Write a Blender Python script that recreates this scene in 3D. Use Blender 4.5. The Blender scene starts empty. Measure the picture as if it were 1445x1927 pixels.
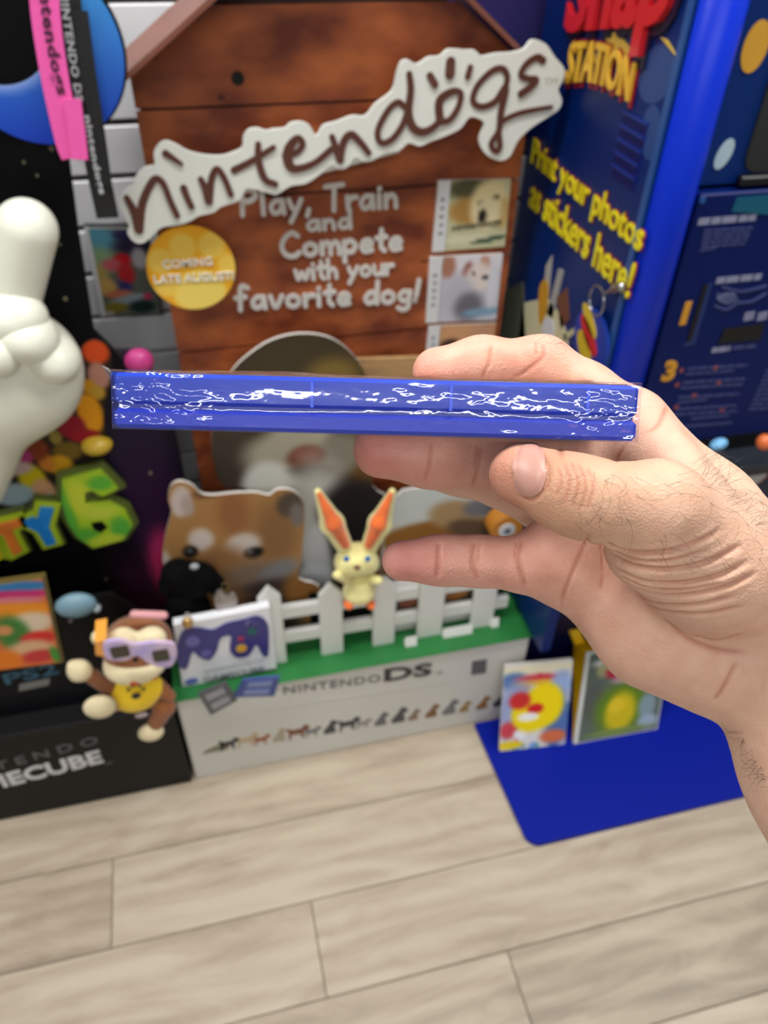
import bpy, math, random
import numpy as np
from mathutils import Vector, Matrix
from mathutils.bvhtree import BVHTree
from mathutils.geometry import delaunay_2d_cdt

random.seed(7); RNG = np.random.default_rng(7)
scene = bpy.context.scene
COL = scene.collection

# ------------------------------------------------------------------ camera, world, lights, exposure
F = 1450.0
CAM = np.array([0, 0, 1.5])
_a, _p, _r = np.radians([14.6, 41.0, 1.47])
FWD = np.array([np.sin(_a)*np.cos(_p), np.cos(_a)*np.cos(_p), -np.sin(_p)])
_r0 = np.array([np.cos(_a), -np.sin(_a), 0]); _u0 = np.cross(_r0, FWD)
RT = np.cos(_r)*_r0 + np.sin(_r)*_u0
UP = np.cos(_r)*_u0 - np.sin(_r)*_r0
CM = np.array([RT, UP, -FWD]).T                       # camera axes as columns

cd = bpy.data.cameras.new('camera'); cam = bpy.data.objects.new('camera', cd); COL.objects.link(cam)
cam.matrix_world = Matrix([list(CM[i]) + [CAM[i]] for i in range(3)] + [[0, 0, 0, 1]])
cd.sensor_fit = 'HORIZONTAL'; cd.sensor_width = 36; cd.lens = 36*F/1445
cd.clip_start = 0.01
cd.dof.use_dof = True; cd.dof.focus_distance = 0.205; cd.dof.aperture_fstop = 23
scene.camera = cam

w = bpy.data.worlds.new('shop_ambience'); scene.world = w; w.use_nodes = True
w.node_tree.nodes['Background'].inputs[0].default_value = (1.0, 1.0, 1.0, 1)
w.node_tree.nodes['Background'].inputs[1].default_value = 0.28

scene.view_settings.view_transform = 'Standard'; scene.view_settings.look = 'None'
scene.view_settings.gamma = 1; scene.view_settings.use_curve_mapping = False
scene.view_settings.exposure = 0.0
LAMP_POWER = 18.5
LAMPS = [(-1.2, 0.56), (0.3, 0.56), (1.8, 0.56), (-1.0, -1.95), (0.25, -1.95)]

# ------------------------------------------------------------------ helpers
def lin(c):
    c = np.asarray(c, float)/255.0
    return np.where(c <= 0.04045, c/12.92, ((c+0.055)/1.055)**2.4)
def ray(x, y): return FWD + RT*(x-722.5)/F - UP*(y-963.5)/F
def at(x, y, Y):                                      # a traced pixel as a point of the plane at depth Y
    d = ray(x, y); q = CAM + d*(Y/d[1]); return np.array([q[0], q[2]])
def atx(x, y, X):                                     # the same for a plane facing left: (u = -Y, v = Z)
    d = ray(x, y); q = CAM + d*(X/d[0]); return np.array([-q[1], q[2]])
def pts(lst, Y): return [at(x, y, Y) for x, y in lst]
def ptsx(lst, X): return [atx(x, y, X) for x, y in lst]
def face_y(Y): return lambda u, v, w: (u, Y-w, v)     # plane facing the viewer (-Y)
def face_x(X): return lambda u, v, w: (X-w, -u, v)    # plane facing left (-X)
def face_z(Z): return lambda u, v, w: (u, v, Z+w)
def c2w(P): return np.asarray(P) @ CM.T + CAM
def hp(x, y, d): return np.array([(x-722.5)/F*d, -(y-963.5)/F*d, -d])   # photo pixel + distance, camera axes

MATS = {}
def mat(name, rgb, rough=0.5, spec=0.5, var=0.0, scale=20.0, bump=0.0, bscale=80.0, metal=0.0, coat=0.0, sheen=0.0, sss=0.0, rgb2=None, stretch=None):
    if name in MATS: return MATS[name]
    m = bpy.data.materials.new(name); m.use_nodes = True; nt = m.node_tree; n = nt.nodes; L = nt.links
    b = n['Principled BSDF']
    c = tuple(lin(rgb)) + (1,)
    b.inputs['Base Color'].default_value = c
    b.inputs['Roughness'].default_value = rough; b.inputs['Metallic'].default_value = metal
    b.inputs['Specular IOR Level'].default_value = spec
    b.inputs['Coat Weight'].default_value = coat; b.inputs['Coat Roughness'].default_value = 0.08
    b.inputs['Sheen Weight'].default_value = sheen
    tc = n.new('ShaderNodeTexCoord'); vec = tc.outputs['Object']
    if stretch:
        mp = n.new('ShaderNodeMapping'); mp.inputs['Scale'].default_value = stretch; L.new(vec, mp.inputs['Vector']); vec = mp.outputs['Vector']
    if var > 0 or rgb2 is not None:
        no = n.new('ShaderNodeTexNoise'); no.inputs['Scale'].default_value = scale; no.inputs['Detail'].default_value = 5
        L.new(vec, no.inputs['Vector'])
        cr = n.new('ShaderNodeValToRGB'); L.new(no.outputs['Fac'], cr.inputs['Fac'])
        c1 = np.clip(np.array(lin(rgb))*(1-var), 0, 1); c2 = np.clip(np.array(lin(rgb))*(1+var), 0, 1)
        if rgb2 is not None: c1, c2 = lin(rgb), lin(rgb2)
        cr.color_ramp.elements[0].position = 0.36; cr.color_ramp.elements[0].color = tuple(c1)+(1,)
        cr.color_ramp.elements[1].position = 0.64; cr.color_ramp.elements[1].color = tuple(c2)+(1,)
        L.new(cr.outputs['Color'], b.inputs['Base Color'])
    if bump > 0:
        nb = n.new('ShaderNodeTexNoise'); nb.inputs['Scale'].default_value = bscale; nb.inputs['Detail'].default_value = 3
        L.new(vec, nb.inputs['Vector'])
        bp = n.new('ShaderNodeBump'); bp.inputs['Strength'].default_value = bump; bp.inputs['Distance'].default_value = 0.002
        L.new(nb.outputs['Fac'], bp.inputs['Height']); L.new(bp.outputs['Normal'], b.inputs['Normal'])
    if sss > 0:
        b.inputs['Subsurface Weight'].default_value = sss; b.inputs['Subsurface Radius'].default_value = (0.006, 0.002, 0.001); b.inputs['Subsurface Scale'].default_value = 1.0
    MATS[name] = m; return m
def print_mat(name='printed_card', rough=0.45, coat=0.0):
    if name in MATS: return MATS[name]
    m = bpy.data.materials.new(name); m.use_nodes = True; n = m.node_tree.nodes; L = m.node_tree.links
    a = n.new('ShaderNodeVertexColor'); a.layer_name = 'Col'
    b = n['Principled BSDF']; b.inputs['Roughness'].default_value = rough; b.inputs['Coat Weight'].default_value = coat; b.inputs['Specular IOR Level'].default_value = 0.15
    L.new(a.outputs['Color'], b.inputs['Base Color'])
    MATS[name] = m; return m

def link(name, me, m, parent=None, smooth=False):
    o = bpy.data.objects.new(name, me); COL.objects.link(o)
    if m is not None and not me.materials: me.materials.append(m)
    if smooth: me.polygons.foreach_set('use_smooth', np.ones(len(me.polygons), bool))
    if parent is not None:
        o.parent = parent
        off = Vector(parent.location)
        if parent.parent: off = off + Vector(parent.parent.location)
        o.location = -off
    return o
def mesh(name, verts, faces, m, parent=None, smooth=False):
    me = bpy.data.meshes.new(name); me.from_pydata([tuple(map(float, v)) for v in verts], [], faces); me.update()
    return link(name, me, m, parent, smooth)
def thing(name, label, cat, loc=(0, 0, 0), group=None):
    o = bpy.data.objects.new(name, None); COL.objects.link(o); o.empty_display_size = 0.02
    o.location = loc; o['label'] = label; o['category'] = cat
    if group: o['group'] = group
    return o
def tag(o, label, cat, group=None):
    o['label'] = label; o['category'] = cat
    if group: o['group'] = group
    return o
def structure(o, label, cat=None):
    o['kind'] = 'structure'; o['label'] = label
    if cat: o['category'] = cat
    return o

def box_vf(x0, x1, y0, y1, z0, z1, b=0.0):
    """bevelled box: every edge chamfered by b"""
    if b <= 0:
        v = [(x, y, z) for x in (x0, x1) for y in (y0, y1) for z in (z0, z1)]
        f = [(0, 1, 3, 2), (4, 6, 7, 5), (0, 4, 5, 1), (2, 3, 7, 6), (0, 2, 6, 4), (1, 5, 7, 3)]
        return v, f
    v = []; idx = {}
    X, Y, Z = (x0, x1), (y0, y1), (z0, z1)
    for i in (0, 1):
        for j in (0, 1):
            for k in (0, 1):
                s = (b if i == 0 else -b, b if j == 0 else -b, b if k == 0 else -b)
                for a in range(3):
                    q = [X[i]+s[0], Y[j]+s[1], Z[k]+s[2]]
                    q[a] = (X[i], Y[j], Z[k])[a]
                    idx[i, j, k, a] = len(v); v.append(tuple(q))
    f = []
    for a in range(3):
        o1, o2 = [(1, 2), (0, 2), (0, 1)][a]
        for s in (0, 1):
            q = []
            for (p, r) in ((0, 0), (1, 0), (1, 1), (0, 1)):
                t = [0, 0, 0]; t[a] = s; t[o1] = p; t[o2] = r
                q.append(idx[t[0], t[1], t[2], a])
            f.append(q)
    for a in range(3):
        o1, o2 = [(1, 2), (0, 2), (0, 1)][a]
        for p in (0, 1):
            for r in (0, 1):
                q = []
                for s, ax in ((0, o1), (1, o1), (1, o2), (0, o2)):
                    t = [0, 0, 0]; t[a] = s; t[o1] = p; t[o2] = r
                    q.append(idx[t[0], t[1], t[2], ax])
                f.append(q)
    for i in (0, 1):
        for j in (0, 1):
            for k in (0, 1): f.append([idx[i, j, k, a] for a in range(3)])
    return v, f
def fix_normals(me):
    import bmesh
    bm = bmesh.new(); bm.from_mesh(me); bmesh.ops.recalc_face_normals(bm, faces=bm.faces); bm.to_mesh(me); bm.free()
def box(name, x0, x1, y0, y1, z0, z1, m, parent=None, b=0.002):
    o = mesh(name, *box_vf(x0, x1, y0, y1, z0, z1, b), m, parent); fix_normals(o.data); return o

def smooth_closed(P, n=4):
    P = np.array(P, float); N = len(P); out = []
    for i in range(N):
        p0, p1, p2, p3 = P[i-1], P[i], P[(i+1) % N], P[(i+2) % N]
        for t in np.arange(n)/n:
            out.append(0.5*((2*p1)+(p2-p0)*t+(2*p0-5*p1+4*p2-p3)*t*t+(3*p1-p0-3*p2+p3)*t**3))
    return np.array(out)
def smooth_open(P, n=6):
    P = np.array(P, float)
    if len(P) < 3: return np.array([P[0]+(P[-1]-P[0])*t for t in np.linspace(0, 1, 4)])
    Q = np.vstack([2*P[0]-P[1], P, 2*P[-1]-P[-2]]); out = []
    for i in range(1, len(Q)-2):
        p0, p1, p2, p3 = Q[i-1], Q[i], Q[i+1], Q[i+2]
        for t in np.arange(n)/n:
            out.append(0.5*((2*p1)+(p2-p0)*t+(2*p0-5*p1+4*p2-p3)*t*t+(3*p1-p0-3*p2+p3)*t**3))
    out.append(P[-1]); return np.array(out)
def inside(P, Q):
    x, y = Q[:, 0], Q[:, 1]; r = np.zeros(len(Q), bool); n = len(P); j = n-1
    for i in range(n):
        xi, yi = P[i]; xj, yj = P[j]
        if yi != yj: r ^= ((yi > y) != (yj > y)) & (x < (xj-xi)*(y-yi)/(yj-yi)+xi)
        j = i
    return r
def area(P): P = np.array(P); return 0.5*np.sum(P[:, 0]*np.roll(P[:, 1], -1)-np.roll(P[:, 0], -1)*P[:, 1])
def prism(name, outline, mp, w0, w1, m, parent=None, bevel=0.0):
    """outline in the plane, extruded from w0 (back) to w1 (front)"""
    P = np.array(outline, float)
    if area(P) < 0: P = P[::-1]
    n = len(P); v = [mp(u, q, w0) for u, q in P]+[mp(u, q, w1) for u, q in P]
    f = [list(range(n))[::-1], list(range(n, 2*n))]+[(i, (i+1) % n, n+(i+1) % n, n+i) for i in range(n)]
    if bevel > 0 and n < 60:
        nx = np.roll(P, -1, 0)-np.roll(P, 1, 0); nx /= np.maximum(np.linalg.norm(nx, axis=1, keepdims=True), 1e-9)
        I = P+np.stack([-nx[:, 1], nx[:, 0]], 1)*bevel
        v = [mp(u, q, w0) for u, q in P]+[mp(u, q, w1-bevel) for u, q in P]+[mp(u, q, w1) for u, q in I]
        f = [list(range(n))[::-1], list(range(2*n, 3*n))]+[(i, (i+1) % n, n+(i+1) % n, n+i) for i in range(n)]+[(n+i, n+(i+1) % n, 2*n+(i+1) % n, 2*n+i) for i in range(n)]
    o = mesh(name, v, f, m, parent); fix_normals(o.data); return o
def card(name, outline, fn, mp, w0, w1, parent=None, sp=0.006, m=None, edge=(225, 222, 215)):
    """a printed card cut to an outline; fn(u, v) gives the print's colour (sRGB 0-255)"""
    P = np.array(outline, float)
    if area(P) < 0: P = P[::-1]
    lo, hi = P.min(0), P.max(0)
    gx, gy = np.meshgrid(np.arange(lo[0]+sp/2, hi[0], sp), np.arange(lo[1]+sp/2, hi[1], sp))
    G = np.stack([gx.ravel(), gy.ravel()], 1); G = G[inside(P, G)]
    # densify outline
    D = []
    for i in range(len(P)):
        a, b = P[i], P[(i+1) % len(P)]; k = max(1, int(np.linalg.norm(b-a)/sp))
        for t in range(k): D.append(a+(b-a)*t/k)
    D = np.array(D); n = len(D)
    if len(G):
        keep = np.ones(len(G), bool)
        for c in range(0, len(G), 2000):
            d = np.linalg.norm(G[c:c+2000, None]-D[None], axis=2).min(1); keep[c:c+2000] = d > sp*0.45
        G = G[keep]
    A = np.vstack([D, G]) if len(G) else D
    r = delaunay_2d_cdt([Vector(q) for q in A], [(i, (i+1) % n) for i in range(n)], [], 1, 1e-7)
    V = np.array([tuple(q) for q in r[0]]); T = [list(t) for t in r[2]]
    colr = lin(np.clip(fn(V[:, 0], V[:, 1]), 0, 255))
    nv = len(V); verts = [mp(u, q, w1) for u, q in V]; nb = len(verts)
    verts += [mp(u, q, w1) for u, q in D]+[mp(u, q, w0) for u, q in D]
    faces = T+[(nb+i, nb+(i+1) % n, nb+n+(i+1) % n, nb+n+i) for i in range(n)]+[list(range(nb+n, nb+2*n))]
    o = mesh(name, verts, faces, m or print_mat(), parent)
    at_ = o.data.color_attributes.new('Col', 'FLOAT_COLOR', 'POINT')
    c = np.ones((len(verts), 4)); c[:nv, :3] = colr; c[nv:, :3] = lin(edge)
    at_.data.foreach_set('color', c.ravel())
    fix_normals(o.data); return o
def painter(base, blobs):
    """base colour plus soft-edged ovals (u, v, ru, rv, colour, softness[, angle])"""
    def fn(u, v):
        c = np.ones((len(u), 3))*np.array(base, float) if not callable(base) else base(u, v)
        for b in blobs:
            bu, bv, ru, rv, cc, s = b[:6]; a = math.radians(b[6]) if len(b) > 6 else 0
            du, dv = u-bu, v-bv; x = du*math.cos(a)+dv*math.sin(a); y = -du*math.sin(a)+dv*math.cos(a)
            d = np.sqrt((x/ru)**2+(y/rv)**2); k = np.clip((1-d)/max(s, 1e-3)+0.5, 0, 1)[:, None]; k = k*k*(3-2*k)
            c = c*(1-k)+np.array(cc, float)*k
        return c
    return fn
def pxpaint(base, blobs, Y, mp=at):
    """the same with oval centres and radii given in photo pixels"""
    out = []
    for b in blobs:
        c = mp(b[0], b[1], Y); e = mp(b[0]+b[2], b[1], Y); g = mp(b[0], b[1]-b[3], Y)
        out.append((c[0], c[1], max(abs(e[0]-c[0]), 1e-4), max(abs(g[1]-c[1]), 1e-4))+tuple(b[4:]))
    return painter(base, out)
def rect(u0, u1, v0, v1): return [(u0, v0), (u1, v0), (u1, v1), (u0, v1)]
def rrect(u0, u1, v0, v1, r, n=5):
    o = []
    for cx, cy, a in ((u1-r, v1-r, 0), (u0+r, v1-r, 90), (u0+r, v0+r, 180), (u1-r, v0+r, 270)):
        for t in np.linspace(0, 90, n): o.append((cx+r*math.cos(math.radians(a+t)), cy+r*math.sin(math.radians(a+t))))
    return o
def ellipse(cu, cv, ru, rv, n=32, a=0):
    t = np.arange(n)*2*math.pi/n; ca, sa = math.cos(a), math.sin(a)
    return np.stack([cu+ru*np.cos(t)*ca-rv*np.sin(t)*sa, cv+ru*np.cos(t)*sa+rv*np.sin(t)*ca], 1)
def ribbon(strokes, mp, w0, w1, name, m, parent=None, bevel=0.25):
    """pen strokes [(points, half_width or widths)] as raised rounded ribbons in one mesh"""
    V, Fc = [], []
    for si, (P, hw) in enumerate(strokes):
        Q = smooth_open(P); n = len(Q); wl = w1+0.0003*si+np.linspace(0, 0.0012, n); hw = np.interp(np.linspace(0, 1, n), np.linspace(0, 1, len(np.atleast_1d(hw))), np.atleast_1d(hw))
        T = np.gradient(Q, axis=0); T /= np.maximum(np.linalg.norm(T, axis=1, keepdims=True), 1e-9); N = np.stack([-T[:, 1], T[:, 0]], 1)
        Lf, Rg = [], []
        for i in range(n): Lf.append(Q[i]+N[i]*hw[i]); Rg.append(Q[i]-N[i]*hw[i])
        cap1 = [Q[-1]+hw[-1]*(math.cos(t)*N[-1]+math.sin(t)*T[-1]) for t in np.linspace(0, math.pi, 7)[1:-1]]
        cap0 = [Q[0]-hw[0]*(math.cos(t)*N[0]+math.sin(t)*T[0]) for t in np.linspace(0, math.pi, 7)[1:-1]]
        b = len(V); rows = []
        # strip front, with caps as fans
        fr = lambda q, w: V.append(mp(q[0], q[1], w)) or len(V)-1
        a1 = [fr(q, x) for q, x in zip(Lf, wl)]; a2 = [fr(q, x) for q, x in zip(Rg, wl)]; b1 = [fr(q, w0) for q in Lf]; b2 = [fr(q, w0) for q in Rg]
        for i in range(n-1): Fc += [(a1[i], a2[i], a2[i+1], a1[i+1]), (b1[i], a1[i], a1[i+1], b1[i+1]), (a2[i], b2[i], b2[i+1], a2[i+1])]
        for c, e1, e2, g1, g2, wc_ in ((cap1, a1[-1], a2[-1], b1[-1], b2[-1], wl[-1]), (cap0, a2[0], a1[0], b2[0], b1[0], wl[0])):
            t = [e1]+[fr(q, wc_) for q in c]+[e2]; s = [g1]+[fr(q, w0) for q in c]+[g2]
            Fc.append(t); Fc += [(t[i], t[i+1], s[i+1], s[i]) for i in range(len(t)-1)]
    o = mesh(name, V, Fc, m, parent); fix_normals(o.data); return o
def tube(name, P, r, m, parent=None, seg=8, closed=False, smooth=True):
    P = np.array(P, float); n = len(P); r = np.interp(np.linspace(0, 1, n), np.linspace(0, 1, len(np.atleast_1d(r))), np.atleast_1d(r))
    V, Fc = tube_vf(P, r, seg, closed); return mesh(name, V, Fc, m, parent, smooth)
def tube_vf(P, r, seg=8, closed=False, base=0):
    n = len(P); V, Fc = [], []
    T = np.gradient(P, axis=0)
    if closed: T = np.roll(P, -1, 0)-np.roll(P, 1, 0)
    T /= np.maximum(np.linalg.norm(T, axis=1, keepdims=True), 1e-9)
    ref = np.array([0.3, 0.2, 0.9]); 
    for i in range(n):
        s = np.cross(T[i], ref); s /= max(np.linalg.norm(s), 1e-9); q = np.cross(T[i], s); ref = -np.cross(T[i], s) if False else ref
        for k in range(seg):
            a = 2*math.pi*k/seg; V.append(P[i]+r[i]*(math.cos(a)*s+math.sin(a)*q))
    for i in range(n if closed else n-1):
        for k in range(seg):
            j = (i+1) % n; Fc.append((base+i*seg+k, base+i*seg+(k+1) % seg, base+j*seg+(k+1) % seg, base+j*seg+k))
    if not closed: Fc += [tuple(base+k for k in range(seg))[::-1], tuple(base+(n-1)*seg+k for k in range(seg))]
    return V, Fc
def text_vf(body, size=1.0, offset=0.0, extrude=0.0, spacing=1.0, res=4, shear=0.0):
    cu = bpy.data.curves.new('t', 'FONT'); cu.body = body; cu.size = size; cu.offset = offset; cu.extrude = extrude
    cu.space_character = spacing; cu.resolution_u = res; cu.shear = shear
    o = bpy.data.objects.new('t', cu); COL.objects.link(o); bpy.context.view_layer.update()
    me = bpy.data.meshes.new_from_object(o.evaluated_get(bpy.context.evaluated_depsgraph_get()))
    V = np.array([tuple(q.co) for q in me.vertices]); Fc = [tuple(p.vertices) for p in me.polygons]
    bpy.data.objects.remove(o); bpy.data.curves.remove(cu); bpy.data.meshes.remove(me); return V, Fc
def lettering(name, body, mp, u0, u1, v0, v1, w0, w1, m, parent=None, bold=0.0, warp=None, spacing=1.0, shear=0.0):
    """text stretched to fill u0..u1 / v0..v1 of a plane, raised from w0 to w1"""
    V, Fc = text_vf(body, 1.0, bold, 0.5, spacing, 3, shear)
    lo, hi = V.min(0), V.max(0); s = (V-lo)/np.maximum(hi-lo, 1e-9)
    if warp: uv = [warp(a, b) for a, b in s[:, :2]]
    else: uv = [(u0+a*(u1-u0), v0+b*(v1-v0)) for a, b in s[:, :2]]
    o = mesh(name, [mp(q[0], q[1], w0+c*(w1-w0)) for q, c in zip(uv, s[:, 2])], Fc, m, parent); fix_normals(o.data); return o

# ---- signed-distance modelling (soft bodies): smooth unions of tapered limbs and ovals, meshed with surface nets
def d_cone(P, a, b, ra, rb):
    ba = b-a; L2 = ba@ba
    t = np.clip((P-a)@ba/max(L2, 1e-12), 0, 1)
    return np.linalg.norm(P-a-t[..., None]*ba, axis=-1)-(ra+(rb-ra)*t)
def d_ell(P, c, r, R=None):
    Q = P-c
    if R is not None: Q = Q@R
    k0 = np.linalg.norm(Q/r, axis=-1); k1 = np.linalg.norm(Q/(r*r), axis=-1)
    return k0*(k0-1)/np.maximum(k1, 1e-9)
def d_box(P, c, h, R, rd):
    Q = np.abs((P-c)@R)-(h-rd)
    return np.linalg.norm(np.maximum(Q, 0), axis=-1)+np.minimum(Q.max(-1), 0)-rd
def evalp(q, P):
    if q[0] == 'c': return d_cone(P, q[1], q[2], q[3], q[4])
    if q[0] == 'e': return d_ell(P, q[1], np.asarray(q[2], float), q[3])
    return d_box(P, q[1], q[2], q[3], q[4])
def bounds(q):
    if q[0] == 'c': r = max(q[3], q[4]); return np.minimum(q[1], q[2])-r, np.maximum(q[1], q[2])+r
    if q[0] == 'e': r = max(q[2]); return q[1]-r, q[1]+r
    r = np.linalg.norm(q[2]); return q[1]-r, q[1]+r
def sdf_mesh(prims, h):
    """prims: (shape, k, sign); returns verts, quads"""
    bl = np.array([bounds(s)[0] for s, k, g in prims if g > 0]).min(0)-4*h; bh = np.array([bounds(s)[1] for s, k, g in prims if g > 0]).max(0)+4*h
    n = np.ceil((bh-bl)/h).astype(int)+1
    Fd = np.full(n, 1.0)
    for s, k, g in prims:
        lo, hi = bounds(s); mgn = k+3*h
        i0 = np.maximum(np.floor((lo-mgn-bl)/h).astype(int), 0); i1 = np.minimum(np.ceil((hi+mgn-bl)/h).astype(int)+1, n)
        if np.any(i1 <= i0): continue
        ax = [bl[a]+h*np.arange(i0[a], i1[a]) for a in range(3)]
        P = np.stack(np.meshgrid(*ax, indexing='ij'), -1); d = evalp(s, P)
        sl = tuple(slice(i0[a], i1[a]) for a in range(3)); f0 = Fd[sl]
        if g > 0:
            e = np.maximum(k-np.abs(f0-d), 0)/max(k, 1e-9); Fd[sl] = np.minimum(f0, d)-e*e*k*0.25
        else:
            d = -d; e = np.maximum(k-np.abs(f0-d), 0)/max(k, 1e-9); Fd[sl] = np.maximum(f0, d)+e*e*k*0.25
    S = Fd < 0
    cs = sum(S[i:n[0]-1+i, j:n[1]-1+j, l:n[2]-1+l].astype(np.int8) for i in (0, 1) for j in (0, 1) for l in (0, 1))
    m_ = (cs > 0) & (cs < 8); I = np.argwhere(m_)
    idx = np.full(m_.shape, -1); idx[m_] = np.arange(len(I))
    acc = np.zeros((len(I), 3)); cnt = np.zeros(len(I))
    for a in range(3):
        o1, o2 = [q for q in range(3) if q != a]
        for p in (0, 1):
            for q in (0, 1):
                c0 = I.copy(); c0[:, o1] += p; c0[:, o2] += q; c1 = c0.copy(); c1[:, a] += 1
                f0 = Fd[c0[:, 0], c0[:, 1], c0[:, 2]]; f1 = Fd[c1[:, 0], c1[:, 1], c1[:, 2]]
                x = (f0 < 0) != (f1 < 0); t = np.where(x, f0/np.where(x, f0-f1, 1), 0)
                pt = c0.astype(float); pt[:, a] += t; acc += pt*x[:, None]; cnt += x
    V = bl+h*acc/cnt[:, None]
    quads = []
    for a in range(3):
        o1, o2 = (a+1) % 3, (a+2) % 3
        sa = [slice(None)]*3; sb = [slice(None)]*3; sa[a] = slice(0, -1); sb[a] = slice(1, None)
        ch = S[tuple(sa)] != S[tuple(sb)]; E = np.argwhere(ch)
        E = E[(E[:, o1] > 0) & (E[:, o2] > 0) & (E[:, o1] < n[o1]-1) & (E[:, o2] < n[o2]-1)]
        fl = S[E[:, 0], E[:, 1], E[:, 2]]
        def cell(d1, d2):
            c = E.copy(); c[:, o1] -= d1; c[:, o2] -= d2; return idx[c[:, 0], c[:, 1], c[:, 2]]
        q = np.stack([cell(1, 1), cell(0, 1), cell(0, 0), cell(1, 0)], 1)
        q[~fl] = q[~fl][:, ::-1]; quads.append(q)
    return V, np.vstack(quads)
def np_mesh(name, V, Q):
    me = bpy.data.meshes.new(name); me.vertices.add(len(V)); me.vertices.foreach_set('co', np.asarray(V, np.float32).ravel())
    me.loops.add(Q.size); me.loops.foreach_set('vertex_index', Q.ravel().astype(np.int32))
    me.polygons.add(len(Q)); me.polygons.foreach_set('loop_start', np.arange(0, Q.size, Q.shape[1], dtype=np.int32))
    me.update(calc_edges=True); me.validate(); return me
def soft(name, prims, m, parent=None, h=0.003, k=0.008):
    pr = [(p, k, 1) if p[0] in 'ceb' else p for p in prims]
    V, Q = sdf_mesh(pr, h); return link(name, np_mesh(name, V, Q), m, parent, True)
def cone(a, b, ra, rb=None): return ('c', np.array(a, float), np.array(b, float), ra, ra if rb is None else rb)
def ell(c, r, R=None): return ('e', np.array(c, float), np.array(r, float), R)
def rot(ax, deg): return np.array(Matrix.Rotation(math.radians(deg), 3, ax))
def p3(x, y, Y): q = at(x, y, Y); return np.array([q[0], Y, q[1]])

# ------------------------------------------------------------------ the setting
M_white = mat('slat_laminate', (222, 222, 226), 0.35, var=0.02, scale=3)
M_groove = mat('groove_board', (92, 80, 66), 0.8)
M_ceil = mat('ceiling_tile', (225, 224, 220), 0.9, var=0.03, scale=60, bump=0.2, bscale=200)
def plank_mat(name, c1, c2, c3, seed):
    m = bpy.data.materials.new(name); m.use_nodes = True; n = m.node_tree.nodes; L = m.node_tree.links; b = n['Principled BSDF']
    tc = n.new('ShaderNodeTexCoord'); oi = n.new('ShaderNodeObjectInfo')
    mp = n.new('ShaderNodeMapping'); mp.inputs['Scale'].default_value = (1.5, 7.0, 1)
    cx = n.new('ShaderNodeCombineXYZ'); ml = n.new('ShaderNodeMath'); ml.operation = 'MULTIPLY'; ml.inputs[1].default_value = 37.0
    L.new(oi.outputs['Random'], ml.inputs[0]); L.new(ml.outputs[0], cx.inputs[0]); L.new(ml.outputs[0], cx.inputs[1])
    L.new(tc.outputs['Object'], mp.inputs['Vector']); L.new(cx.outputs[0], mp.inputs['Location'])
    n1 = n.new('ShaderNodeTexNoise'); n1.inputs['Scale'].default_value = 2.2; n1.inputs['Detail'].default_value = 8; n1.inputs['Roughness'].default_value = 0.62; n1.inputs['Distortion'].default_value = 0.9
    L.new(mp.outputs[0], n1.inputs['Vector'])
    wv = n.new('ShaderNodeTexWave'); wv.wave_type = 'RINGS'; wv.inputs['Scale'].default_value = 1.1; wv.inputs['Distortion'].default_value = 6; wv.inputs['Detail'].default_value = 3
    L.new(mp.outputs[0], wv.inputs['Vector'])
    mx = n.new('ShaderNodeMix'); mx.inputs[0].default_value = 0.10; L.new(n1.outputs['Fac'], mx.inputs[2]); L.new(wv.outputs['Fac'], mx.inputs[3])
    ad = n.new('ShaderNodeMath'); ad.operation = 'MULTIPLY_ADD'; L.new(oi.outputs['Random'], ad.inputs[0]); ad.inputs[1].default_value = 0.16; L.new(mx.outputs[0], ad.inputs[2])
    cr = n.new('ShaderNodeValToRGB'); L.new(ad.outputs[0], cr.inputs['Fac'])
    e = cr.color_ramp.elements; e[0].position = 0.36; e[0].color = tuple(lin(c1))+(1,); e[1].position = 0.74; e[1].color = tuple(lin(c3))+(1,)
    k = e.new(0.55); k.color = tuple(lin(c2))+(1,)
    L.new(cr.outputs[0], b.inputs['Base Color']); b.inputs['Roughness'].default_value = 0.42
    n2 = n.new('ShaderNodeTexNoise'); n2.inputs['Scale'].default_value = 30; L.new(mp.outputs[0], n2.inputs['Vector'])
    bp = n.new('ShaderNodeBump'); bp.inputs['Strength'].default_value = 0.12; bp.inputs['Distance'].default_value = 0.002; L.new(n2.outputs['Fac'], bp.inputs['Height']); L.new(bp.outputs[0], b.inputs['Normal'])
    return m
M_floor = plank_mat('vinyl_plank', (144, 130, 112), (172, 157, 137), (190, 177, 157), 1)
M_sub = mat('underlay', (90, 80, 70), 0.9)
floor = structure(box('floor', -3.2, 3.6, -4.2, 1.5, -0.05, -0.004, M_sub, b=0), 'pale grey-brown wood plank floor')
# planks: rows 0.165 m deep, 1.22 m long, staggered
row0, pitch, plen = 0.620, 0.1655, 1.22
seams = {0: 0.039, 1: -0.321, -1: 0.368, 2: 0.52, 3: -0.1, -2: -0.35, -3: 0.1}
shared = {}
for k in range(-9, 5):
    y1 = row0+k*pitch; y0 = y1-pitch
    s = seams.get(k, (k*0.37) % plen)
    x = s-math.ceil((s+2.2)/plen)*plen
    while x < 2.6:
        key = 'p'
        if key not in shared:
            v, f = box_vf(0.0008, plen-0.0008, 0.0008, pitch-0.0008, -0.004, 0, 0.0007)
            me = bpy.data.meshes.new('plank'); me.from_pydata(v, [], f); fix_normals(me); me.materials.append(M_floor); shared[key] = me
        o = bpy.data.objects.new('plank', shared[key]); COL.objects.link(o); o.parent = floor; o.location = (x, y0, 0)
        x += plen
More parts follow.
